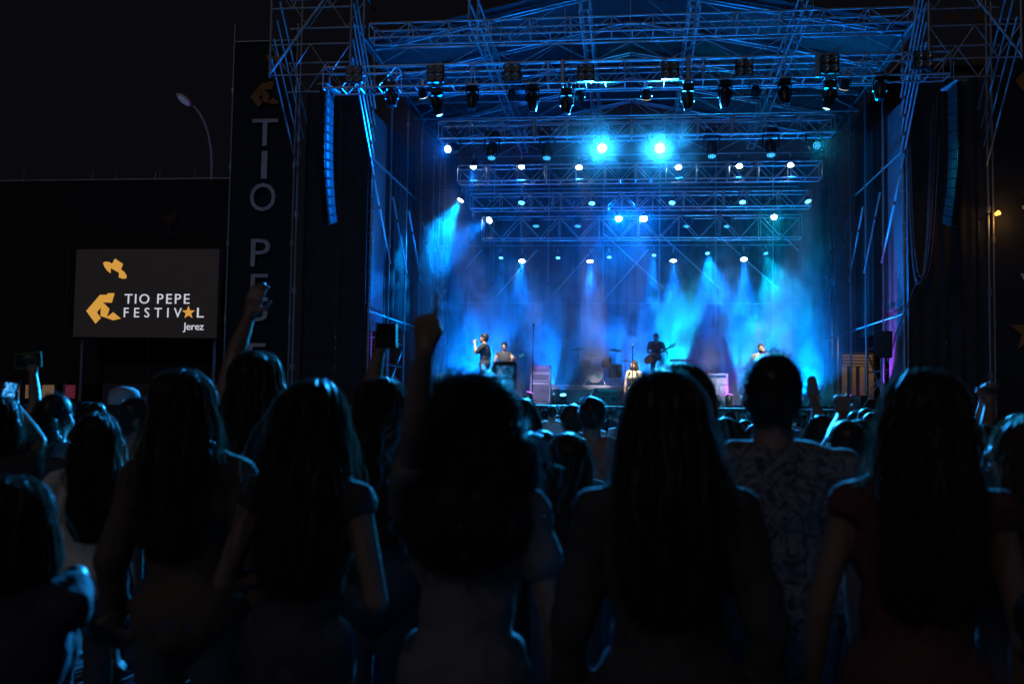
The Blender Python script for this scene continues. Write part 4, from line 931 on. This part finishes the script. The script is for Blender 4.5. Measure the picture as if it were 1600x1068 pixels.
def hair_mesh(style, HM, vx, m, strands, seed):
    core = skin_mesh(hair_core(style, HM, vx), vx, 5, m, .006, seed)
    if not strands: return core
    bm = bmesh.new(); bm.from_mesh(core); bvh = BVHTree.FromBMesh(bm)
    rnd = random.Random(seed); HI = HM.inverted(); fs = [(f.calc_center_median(), f.normal.copy()) for f in bm.faces]
    top = [x for x in fs if (HI @ x[0]).z > (-.02 if style != 'short' else -.3)]; allf = fs
    vs, qs = [], []
    zmin = min(v.co.z for v in bm.verts)
    for i in range(strands):
        p, n_ = rnd.choice(top if rnd.random() < (.75 if style in ('long', 'bob') else .45) else allf); p = p.copy(); n_ = n_.copy()
        lift = abs(rnd.gauss(0, .004)) + .001
        if style == 'short': nseg, ds = 3, .010
        elif style == 'curly': nseg, ds = 16, .016
        else: nseg, ds = rnd.randint(12, 22), .024
        ph = rnd.random() * 6.28; fq = rnd.uniform(.9, 1.5); path = []; out = rnd.random() < .24
        drift = Vector((rnd.gauss(0, .18), rnd.gauss(0, .18), 0))
        hc_ = HM @ Vector((0, -.02, .05)); wv = rnd.uniform(0, .006); ow = rnd.uniform(.2, .9)
        for k in range(nseg):
            path.append(p + n_ * (lift * (1 + k * (ow if out else .06))))
            if style == 'short': p = p + (n_ * .7 + Vector((rnd.gauss(0, .5), rnd.gauss(0, .5), -.5 + rnd.gauss(0, .4)))).normalized() * ds; continue
            g_ = Vector((0, 0, -1)) + drift * .5
            rad = (p - hc_); rad.z = 0
            if (HI @ p).z > .06: g_ = g_ + rad.normalized() * 1.2
            t_ = (g_ - n_ * g_.dot(n_)).normalized()
            if style == 'curly':
                sd_ = n_.cross(t_); p2 = p + t_ * ds * .8 + (sd_ * math.cos(k * fq + ph) + n_ * math.sin(k * fq + ph)) * .013
            else: p2 = p + t_ * ds + n_.cross(t_) * math.sin(k * .8 + ph) * wv
            if p2.z < zmin + .01: path.append(p2); break
            hit = bvh.find_nearest(p2)
            if hit[0] is None: break
            if style == 'curly': p = p2.lerp(hit[0], .3); n_ = hit[1]
            else: p, n_ = hit[0], hit[1]
        if len(path) < 2: continue
        b0 = len(vs); wd = rnd.uniform(.0011, .0022) if style != 'short' else .0011
        sdv = Vector((rnd.gauss(0, 1), rnd.gauss(0, 1), .1)).normalized()
        for k, c in enumerate(path):
            ww = wd * (1 - .7 * k / len(path)); vs.append(c - sdv * ww); vs.append(c + sdv * ww)
            if k: qs.append((b0 + 2 * k - 2, b0 + 2 * k - 1, b0 + 2 * k + 1, b0 + 2 * k))
    bm.free(); n0 = len(core.vertices)
    V = [v.co[:] for v in core.vertices] + [v[:] for v in vs]; F_ = [tuple(p.vertices) for p in core.polygons] + [tuple(i + n0 for i in f) for f in qs]
    me = bpy.data.meshes.new('hair'); me.from_pydata(V, [], F_); me.materials.append(m); me.shade_smooth(); bpy.data.meshes.remove(core); return me

_bodies = {}
def person(pos, yaw, H, label, group=None, key=None, **spec):
    """one figure: Empty at the feet > body, top, trousers, hair"""
    t = empty('person', pos, (*spec.get('tilt', (0, 0)), yaw), label=label, cat='person', group=group); s_ = H / 1.70; t.scale = (s_, s_, s_)
    if key is None or key not in _bodies:
        body, top, tr, HM, hands = build_body(spec)
        st_ = spec.get('hair', 'long'); vx = .012 if spec.get('strands') else .018
        hm = hair_mesh(st_, HM, vx, spec.get('hairm', HBRN), spec.get('strands', 0), spec.get('seed', 1)) if st_ else None
        ex = []
        if spec.get('face'):
            E_ = MB()
            for x in (-.03, .03): E_.ell((0, 0, 0), (.012, .008, .009), 8, 6, HM @ Matrix.Translation((x, .082, .006)))
            ex.append(('eyes', E_.mesh('eyes', mat('eye_dark', (.02, .015, .012), .2), True)))
            L_ = MB().ell((0, 0, 0), (.024, .007, .007), 10, 6, HM @ Matrix.Translation((0, .094, -.052))); ex.append(('lips', L_.mesh('lips', mat('lip_red', (.30, .10, .09), .5), True)))
        if spec.get('beard'):
            D_ = MB(); D_.ell((0, 0, 0), (.056, .05, .045), 12, 8, HM @ Matrix.Translation((0, .045, -.078))); ex.append(('beard', skin_mesh(D_, .012, 3, spec.get('hairm', HBRN), .006, 3)))
        if spec.get('cap'):
            D_ = MB(); D_.lathe([(.098, 0), (.098, .05), (.085, .085), (.05, .105), (0, .11)], 18, HM @ Matrix.Translation((0, -.015, .035)) @ Matrix.Diagonal((.92, 1.1, 1, 1))); D_.box((0, 0, 0), (.15, .10, .012)); 
            for i in range(len(D_.v) - 8, len(D_.v)): D_.v[i] = tuple(HM @ (Vector(D_.v[i]) + Vector((0, .12, .045))))
            ex.append(('cap', D_.mesh('cap', spec['cap'], True)))
        if spec.get('vest'):
            V_ = MB()
            for x in (-1, 1): V_.ell((x * .095, .0, 1.19), (.085, .125, .24), 12, 10)
            V_.ell((0, -.04, 1.2), (.165, .085, .25), 14, 10); ex.append(('vest', skin_mesh(V_, .016, 3, spec['vest'], .006, 5)))
        _k = (body, top, tr, hm, ex)
        if key: _bodies[key] = _k
    else: _k = _bodies[key]
    body, top, tr, hm, ex = _k
    b = link('body', body, t); link('top', top, t); link('trousers', tr, t)
    if hm: link('hair', hm, t)
    for n_, me in ex: link(n_, me, t)
    return t
def ground_at(px, Y): p = at(px, 640, Y); return Vector((p.x, Y, 0))
def height_at(px, py, Y): return at(px, py, Y).z / 1.70 * 1.70
def to_local(pos, H, px, py, Y, yaw=0):
    v = (at(px, py, Y) - Vector(pos)) * (1.70 / H); return Matrix.Rotation(-yaw, 3, 'Z') @ v
HAIRTOP = {'long': 1.719, 'short': 1.716, 'curly': 1.745, 'bob': 1.72, 'bun': 1.713, 'tail': 1.714}
def near(px, pyt, Y, label, hair='long', yaw=0, arms=None, **k):
    """a member of the audience whose crown stands at pixel (px, pyt)"""
    pos = ground_at(px, Y); pos.x = at(px, pyt + 30, Y).x; H = at(px, pyt, Y).z * 1.70 / HAIRTOP[hair]
    tx, ty = k.get('tilt', (0, 0)); pos.x -= H * math.sin(ty); pos.y += H * math.sin(tx)      # the crown stays in place when the figure leans
    k.setdefault('skin', SKIN2); k.setdefault('top', cloth('black', (.040, .040, .046))); k.setdefault('trousers', cloth('denim', (.05, .06, .085)))
    if arms:
        for side, (e, w_, d, sd_, ps) in arms.items():
            k[side] = (to_local(pos, H, *e, yaw), to_local(pos, H, *w_, yaw), Matrix.Rotation(-yaw, 3, 'Z') @ Vector(d), Matrix.Rotation(-yaw, 3, 'Z') @ Vector(sd_), ps)
    t = person(pos, yaw, H, label, 'audience near the camera', hair=hair, **k); t['H'] = H; return t
BLK = cloth('black', (.040, .040, .046)); NVY = cloth('navy', (.03, .038, .07)); GRY = cloth('grey', (.20, .20, .22)); WHT = cloth('off_white', (.55, .53, .50)); TAN = cloth('tan', (.22, .17, .09)); ORG = cloth('rust', (.30, .085, .04)); DEN = cloth('denim', (.05, .06, .085)); MAR = cloth('maroon', (.09, .025, .03)); BRN = cloth('brown', (.085, .055, .042))
NV = dict(voxel=.0066, smooth=3); NF = dict(voxel=.0085, smooth=3)
near(295, 578, 3.3, 'woman with long straight dark hair in a brown top, arms down', strands=2300, seed=11, yaw=.22, look=-.5, tilt=(.01, -.03), top=BRN, sleeve=1.8, hairm=HBRN, voxel=.013)
near(402, 549, 3.9, 'tall woman with dark hair raising her left arm before the letter banner', strands=1200, seed=12, top=BLK, sleeve=.3, left=None, arms={'left': ((366, 556, 4.0), (390, 494, 4.1), (.25, 0, 1), (1, 0, 0), 'relaxed')}, right='bent', **NV)
near(492, 594, 2.9, 'woman with wavy hair and bare rim lit shoulders, arms folded', strands=2500, seed=13, yaw=-.2, tilt=(0, .035), top=BLK, sleeve=0, look=.15, left='bent', right='bent', voxel=.012, hairm=HBRN)
f4 = near(598, 591, 3.8, 'woman with long dark hair holding a black phone overhead', strands=1300, seed=14, top=NVY, sleeve=.5, arms={'left': ((577, 618, 3.85), (593, 548, 3.95), (.15, 0, 1), (1, -.2, 0), 'grip')}, **NV)
near(735, 580, 2.75, 'woman with big curly hair in a grey top pointing one finger up', hair='curly', strands=2600, seed=15, top=cloth('dim_grey', (.12, .12, .125)), sleeve=.5, hairm=HBLK, arms={'left': ((648, 668, 2.5), (663, 549, 2.4), (.02, 0, 1), (.9, -.3, 0), 'point')}, **NV)
near(1072, 569, 3.5, 'woman with smooth hair mostly hidden behind a longer haired woman', strands=1400, seed=16, yaw=-.4, look=-.3, top=NVY, voxel=.014)
near(1035, 577, 2.6, 'woman with very long straight black hair in a black shirt', strands=2600, seed=17, yaw=.12, tilt=(0, -.025), top=BLK, sleeve=1.85, hairm=HBLK, wide=1.05, voxel=.012)
near(1207, 551, 3.3, 'tall man with short hair in a dark floral shirt', hair='short', fem=False, strands=2600, seed=18, top=FLORAL, sleeve=.85, hairm=HBLK, wide=1.02, voxel=.012)
near(1445, 577, 2.75, 'woman with long centre parted dark hair in a black strap top', strands=2500, seed=19, yaw=-.15, look=.2, tilt=(.02, .03), top=MAR, sleeve=0, hairm=HBRN, voxel=.012, wide=1.04)
near(1598, 648, 2.9, 'woman with long wavy hair turning her face to the left', strands=1400, seed=20, top=BLK, look=1.0, hairm=HLIT, voxel=.012)
near(28, 742, 2.2, 'short person with dark hair reaching one hand forward', hair='bob', strands=1300, seed=21, top=NVY, sleeve=.6, arms={'right': ((118, 900, 2.3), (138, 985, 2.6), (.5, .6, -.3), (0, 0, 1), 'relaxed')}, **NV)
near(147, 644, 4.3, 'woman with long dark hair in a pale loose top', strands=1400, seed=22, yaw=.3, tilt=(0, .04), look=.4, top=WHT, sleeve=.3, hairm=HBRN, voxel=.014)
near(86, 614, 5.0, 'man with short dark hair in a light grey tee', hair='short', fem=False, strands=1400, seed=23, top=cloth('light_grey', (.34, .34, .38)), hairm=HBLK, voxel=.014)
near(193, 607, 5.9, 'person wearing a pale cap behind the bearded man', hair='short', fem=False, cap=cloth('cap', (.30, .32, .36)), top=GRY, voxel=.016)
near(218, 619, 5.0, 'bearded man in a tan shirt looking towards the right', hair='short', fem=False, look=-1.2, beard=True, face=True, strands=1200, seed=24, top=TAN, hairm=HBLK, voxel=.014)
p14 = near(0, 618, 4.3, 'person at the fence side holding a lit phone with both arms up', hair='bob', strands=600, seed=25, top=BLK, sleeve=.3, arms={'right': ((62, 690, 4.4), (22, 632, 4.7), (-.2, 0, 1), (-1, 0, 0), 'grip')}, **NF)
near(66, 640, 4.9, 'person raising a green edged phone high', hair='short', strands=500, seed=26, top=BLK, sleeve=.4, arms={'left': ((55, 628, 5.0), (52, 582, 5.1), (-.1, 0, 1), (-1, 0, 0), 'grip')}, **NF)
near(1650, 905, 1.9, 'person with a strapped bag, only arm and shoulder showing', hair='short', seed=27, top=BLK, voxel=.014)
near(1533, 662, 4.4, 'woman raising a bent arm with closed hand beside the right banner', hair='bob', strands=700, seed=28, top=BLK, sleeve=.2, arms={'right': ((1540, 690, 4.5), (1546, 630, 4.6), (.05, 0, 1), (-1, 0, 0), 'fist')}, **NF)
near(1322, 655, 4.8, 'man with short hair pointing one finger up', hair='short', fem=False, strands=900, seed=29, top=GRY, arms={'left': ((1300, 690, 4.9), (1315, 648, 5.2), (0, 0, 1), (1, 0, 0), 'point')}, **NF)
near(1283, 648, 6.2, 'woman raising an arm with a bracelet and spread fingers', hair='bob', strands=600, seed=30, top=BLK, sleeve=0, arms={'left': ((1283, 655, 6.3), (1269, 620, 6.4), (.0, 0, 1), (1, 0, 0), 'relaxed')}, **NF)
near(1135, 652, 5.4, 'person with a dark bob raising a hand with a pen', hair='bob', strands=600, seed=31, top=BLK, arms={'left': ((1095, 672, 5.3), (1104, 642, 5.2), (.35, 0, 1), (1, 0, 0), 'grip')}, **NF)
near(925, 618, 6.6, 'man with short hair in a rust coloured shirt', hair='short', fem=False, strands=1000, seed=32, top=ORG, hairm=HBLK, voxel=.015)
near(848, 672, 4.6, 'short woman with dark rounded hair beside the curly haired woman', hair='bob', strands=700, seed=33, top=BLK, voxel=.015)
near(888, 676, 4.4, 'short woman with shoulder length dark hair near the rust shirt', strands=700, seed=34, top=NVY, voxel=.015)
near(815, 622, 5.6, 'person with violet lit hair behind the curly haired woman', hair='bob', strands=600, seed=35, top=BLK, voxel=.015)
near(1365, 643, 7.6, 'man with cropped hair in a pale shirt below the stage edge', hair='short', fem=False, strands=500, seed=36, top=WHT, voxel=.016)
near(560, 640, 4.6, 'woman hidden between two long haired women, hair tied back', hair='tail', strands=500, seed=37, top=BLK, voxel=.016)
near(790, 605, 3.6, 'person holding a phone that films the stage', hair='short', seed=38, top=BLK, strands=600, arms={'left': ((770, 690, 3.7), (783, 622, 3.9), (0, 0, 1), (1, 0, 0), 'grip')}, **NV) if False else None

# ------------------------------------------------------------------ the crowd between
VAR = []
for i, (hs, hm_, tp, fem, nm) in enumerate((('short', HBLK, BLK, False, 'man with short black hair in a black shirt'), ('long', HBRN, NVY, True, 'woman with long brown hair in a navy top'), ('bob', HBLK, GRY, True, 'woman with a black bob in a grey top'),
        ('short', HBRN, WHT, False, 'man with short brown hair in an off white shirt'), ('tail', HBRN, BLK, True, 'woman with a brown ponytail in a black top'), ('long', HLIT, WHT, True, 'woman with long light hair in a white top'), ('short', HLIT, DEN, False, 'man with light brown hair in a blue shirt'), ('bun', HBLK, MAR, True, 'woman with a hair bun in a maroon top'))):
    VAR.append(dict(key='crowd%d' % i, hair=hs, hairm=hm_, top=tp, fem=fem, nm=nm, trousers=DEN, voxel=.024, strands=260 if hs != 'short' else 400, seed=50 + i, left='down' if i % 3 else 'bent', right='down' if i % 2 else 'clap'))
VAR.append(dict(key='crowd8', hair='bob', hairm=HBRN, top=BLK, fem=True, nm='woman with brown bob raising one arm', trousers=DEN, voxel=.014, strands=260, seed=58, left='up', right='down', sleeve=.2, smooth=3))
rc = random.Random(5); row = 0
for Y in (5.9, 6.9, 8.0, 9.2, 10.6, 12.2, 14.0, 16.0, 18.2, 20.6, 22.8):
    sp_ = .74 + .025 * Y; x = -.62 * Y + rc.uniform(0, sp_)
    while x < .43 * Y:
        xx = x + rc.uniform(-.15, .15); yy = Y + rc.uniform(-.3, .3); x += sp_
        v = dict(rc.choice(VAR if Y < 12 and rc.random() < .5 else VAR[:8])); nm = v.pop('nm'); H = rc.uniform(1.47, 1.63) if v['fem'] else rc.uniform(1.54, 1.69)
        z_ = 'behind near rows' if Y < 8.5 else 'mid crowd' if Y < 15 else 'below the stage'
        person((xx, yy, 0), rc.uniform(-.35, .35), H, nm + ' ' + z_, 'crowd facing the stage', **v)

# ------------------------------------------------------------------ phones held in the crowd
SCR1 = mat('phone_screen_lit', (.2, .3, .5), .3, 0, .9, 30, emit=(.25, .35, .9), es=.35)
def phone_screen(name, es):
    m = bpy.data.materials.new(name); m.use_nodes = True; nt = m.node_tree; N = nt.nodes; L = nt.links; b = N['Principled BSDF']
    tc = N.new('ShaderNodeTexCoord'); n = N.new('ShaderNodeTexNoise'); n.inputs['Scale'].default_value = 85; L.new(tc.outputs['Object'], n.inputs['Vector'])
    r = N.new('ShaderNodeValToRGB'); e = r.color_ramp.elements; e[0].position = .38; e[0].color = (.0, .015, .06, 1); e[1].position = .62; e[1].color = (.03, .30, .75, 1); k = e.new(.72); k.color = (.5, .75, .9, 1)
    L.new(n.outputs['Fac'], r.inputs['Fac']); L.new(r.outputs[0], b.inputs['Emission Color']); b.inputs['Emission Strength'].default_value = es; b.inputs['Base Color'].default_value = (.01, .01, .012, 1); b.inputs['Roughness'].default_value = .15; m.cycles.emission_sampling = 'NONE'; return m
PS1 = phone_screen('phone_picture', .25); PS2 = phone_screen('phone_picture_bright', .9); GRN = mat('green_bumper', (.06, .22, .07), .4)
def phone(px, py, Y, label, rot, scr=None, edge=RUBBER):
    t = empty('smartphone', at(px, py, Y), rot, label=label, cat='phone')
    MB().box((0, 0, 0), (.074, .008, .150)).build('body', RUBBER, t, bevel=.003)
    MB().box((0, -.0052, -.004), (.066, .0015, .130)).build('screen', scr or LENS_D, t)
    for a, b in (((-.038, 0, -.075), (-.038, 0, .075)), ((.038, 0, -.075), (.038, 0, .075)), ((-.038, 0, .075), (.038, 0, .075)), ((-.038, 0, -.075), (.038, 0, -.075))): tube('bumper', a, b, .0048, edge, t, 6)
    MB().lathe([(0, 0), (.007, 0), (.007, .003), (0, .003)], 10, Matrix.Translation((-.022, .006, .055)) @ Matrix.Rotation(R(-90), 4, 'X')).build('camera_lens', LENS_D, t)
phone(788, 598, 3.55, 'phone screen filming the blue stage above the curly hair', (R(-8), 0, R(4)), PS1)
phone(14, 617, 4.65, 'bright lit phone held up at the fence side', (R(-10), R(6), 0), PS2)
phone(604, 524, 3.9, 'black phone held overhead with its back to the stage', (R(-48), 0, R(15)))
phone(44, 563, 5.1, 'green edged phone held sideways high in the air', (0, R(84), 0), None, GRN)
pn = tube('pen', at(1112, 640, 5.2), at(1121, 622, 5.2), .009, RUBBER); tag(pn, 'slim black pen like stick in a raised hand', 'pen')
# ------------------------------------------------------------------ musicians
def musician(px, pyt, Y, label, yaw, z=FLOORZ, hair='short', **k):
    p = at(px, pyt + 25, Y); p.y = Y; p.z = z; H = (at(px, pyt, Y).z - z) * 1.70 / HAIRTOP[hair] if not k.get('H') else k.pop('H')
    k.setdefault('trousers', BLK); k.setdefault('voxel', .012)
    t = person(p, yaw, H, label, 'musicians on the stage', hair=hair, strands=500, face=True, **k); return t, p, H
PI = math.pi
# singer: profile to the left, microphone at the mouth
sg, sp_, sH = musician(757, 520, 26.3, 'singer in a black shirt holding a microphone to the mouth', R(80), top=cloth('black_gold', (.02, .02, .018)), fem=False, hairm=HBLK, skin=SKIN,
    left=((-.20, .14, 1.20), (-.05, .24, 1.47), (.3, .3, .5), (.2, -.5, .6), 'grip'), right=((.22, -.06, 1.10), (.20, .0, .86), (0, .15, -1), (0, 1, 0), 'relaxed'), step=.05, seed=60, sleeve=.7)
mc = empty('hand_microphone', sg.matrix_world @ Vector((0, 0, 0)), label='silver microphone held by the singer', cat='microphone')
bpy.context.view_layer.update()
def place(o, root, co, d):
    o.location = root.matrix_world @ Vector(co); o.rotation_euler = (root.matrix_world.to_3x3() @ Vector(d)).to_track_quat('Z', 'Y').to_euler()
def mic_parts(t):
    MB().lathe([(0, -.16), (.011, -.16), (.017, .0), (.012, .01)], 10).build('handle', mat('mic_silver', (.5, .5, .52), .3, .8), t, smooth=True); MB().ell((0, 0, .025), (.027, .027, .03), 10, 8).build('grille', mat('mic_grille', (.35, .35, .37), .35, .8), t, smooth=True)
mic_parts(mc); place(mc, sg, (-.02, .20, 1.52), (0, -.85, .25))
# guitarist with an acoustic guitar
gt, gp, gH = musician(788, 534, 27.0, 'guitarist in a black tank top playing an acoustic guitar', R(172), top=BLK, sleeve=0, fem=False, hairm=HBLK, nod=-.15,
    right=((.27, .02, 1.14), (.06, .20, 1.06), (-.9, .3, -.1), (0, .3, 1), 'relaxed'), left=((-.28, .08, 1.16), (-.34, .26, 1.20), (-.3, .5, .6), (0, 0, 1), 'grip'), step=.04, seed=61)
WOOD = mat('guitar_spruce', (.42, .24, .10), .35, 0, .15, 8); WOOD2 = mat('guitar_neck', (.10, .05, .03), .4); BASSC = mat('bass_body', (.40, .16, .10), .3)
def guitar(label, wood, name, sc=1.0):
    t = empty(name, label=label, cat='guitar'); o = []
    n = 28
    for k in range(n):
        a = 2 * PI * k / n; r_ = .155 + .035 * math.cos(2 * a) - .03 * math.cos(a) ; o.append((r_ * 1.25 * math.cos(a), r_ * math.sin(a) * (.95 if math.cos(a) < 0 else .82)))
    MB().prism(o, -.045, .045).build('body', wood, t, smooth=False, bevel=.006)
    MB().lathe([(0, 0), (.045, 0), (.045, .004), (0, .004)], 16, Matrix.Translation((.05, .049, 0)) @ Matrix.Rotation(R(-90), 4, 'X')).build('soundhole', RUBBER, t)
    MB().box((-.10, .052, 0), (.03, .012, .12)).build('bridge', WOOD2, t)
    MB().box((.40, .045, 0), (.48, .022, .05)).build('neck', WOOD2, t)
    hd_ = MB().box((.71, .038, 0), (.16, .018, .075)).build('headstock', CASEM, t)
    for k in range(6): MB().box((.66 + (k % 3) * .045, .038, -.045 if k < 3 else .045), (.014, .014, .025)).build('tuner', CHR, hd_)
    t.scale = (sc,) * 3; return t
def hang_guitar(t, root, c, d, nrm):
    Mw = root.matrix_world.to_3x3(); X = (Mw @ Vector(d)).normalized(); Yv = Mw @ Vector(nrm); Yv = (Yv - X * Yv.dot(X)).normalized(); Z = X.cross(Yv)
    t.rotation_euler = Matrix((X, Yv, Z)).transposed().to_euler(); t.location = root.matrix_world @ Vector(c)
bpy.context.view_layer.update()
ga = guitar('pale wooden acoustic guitar with white headstock', WOOD, 'acoustic_guitar'); hang_guitar(ga, gt, (.06, .20, 1.02), (-.9, .15, .42), (0, 1, .1))
# kneeling musician in cream shirt and dark vest
kn, kp, kH = musician(990, 561, 27.2, 'kneeling musician in a cream shirt and dark vest', R(168), z=FLOORZ - .46, H=1.66, hair='bob', hairm=HLIT, top=cloth('cream', (.62, .55, .40)), vest=cloth('vest', (.045, .05, .065)), kneel=True, fem=True, skin=SKIN3, seed=62,
    left=((-.22, .05, 1.12), (-.20, .14, .90), (0, .3, -1), (0, 1, 0), 'relaxed'), right=((.22, .02, 1.12), (.22, .10, .88), (0, .3, -1), (0, 1, 0), 'relaxed'), look=-.4)
# bass player on the riser
bp, bpp, bH = musician(1025, 520, 31.2, 'bass player in a dark printed tee standing on the riser', R(176), z=RZ, top=cloth('dark_tee', (.05, .05, .06)), fem=False, hairm=HBLK,
    right=((.27, .0, 1.12), (.08, .20, 1.04), (-.9, .3, -.1), (0, .3, 1), 'relaxed'), left=((-.26, .10, 1.14), (-.30, .28, 1.14), (-.3, .5, .6), (0, 0, 1), 'grip'), seed=63)
bpy.context.view_layer.update()
gb = guitar('red brown bass guitar held on the riser', BASSC, 'bass_guitar', 1.05); hang_guitar(gb, bp, (.10, .20, .92), (-.86, .15, .5), (0, 1, .1))
MB().box((0, .115, 1.24), (.22, .015, .14)).build('shirt_print', mat('red_print', (.35, .06, .07), .8, 0, .6, 30), bp)
# right hand vocalist in a cream shirt
rv, rp, rH = musician(1189, 536, 27.0, 'vocalist in a cream shirt at a microphone on the right of the stage', R(184), top=cloth('cream', (.62, .55, .40)), fem=False, hairm=HLIT, skin=SKIN3, beard=True, seed=64,
    left=((-.22, .14, 1.18), (-.06, .24, 1.44), (.3, .3, .5), (.2, -.5, .6), 'grip'), right=((.25, -.02, 1.12), (.26, .06, .88), (0, .15, -1), (0, 1, 0), 'relaxed'))
bpy.context.view_layer.update()
m2 = empty('hand_microphone', label='dark microphone held by the cream shirted vocalist', cat='microphone'); mic_parts(m2); place(m2, rv, (-.02, .19, 1.49), (0, -.6, .6))
place(mc, sg, (-.02, .20, 1.52), (0, -.85, .25))
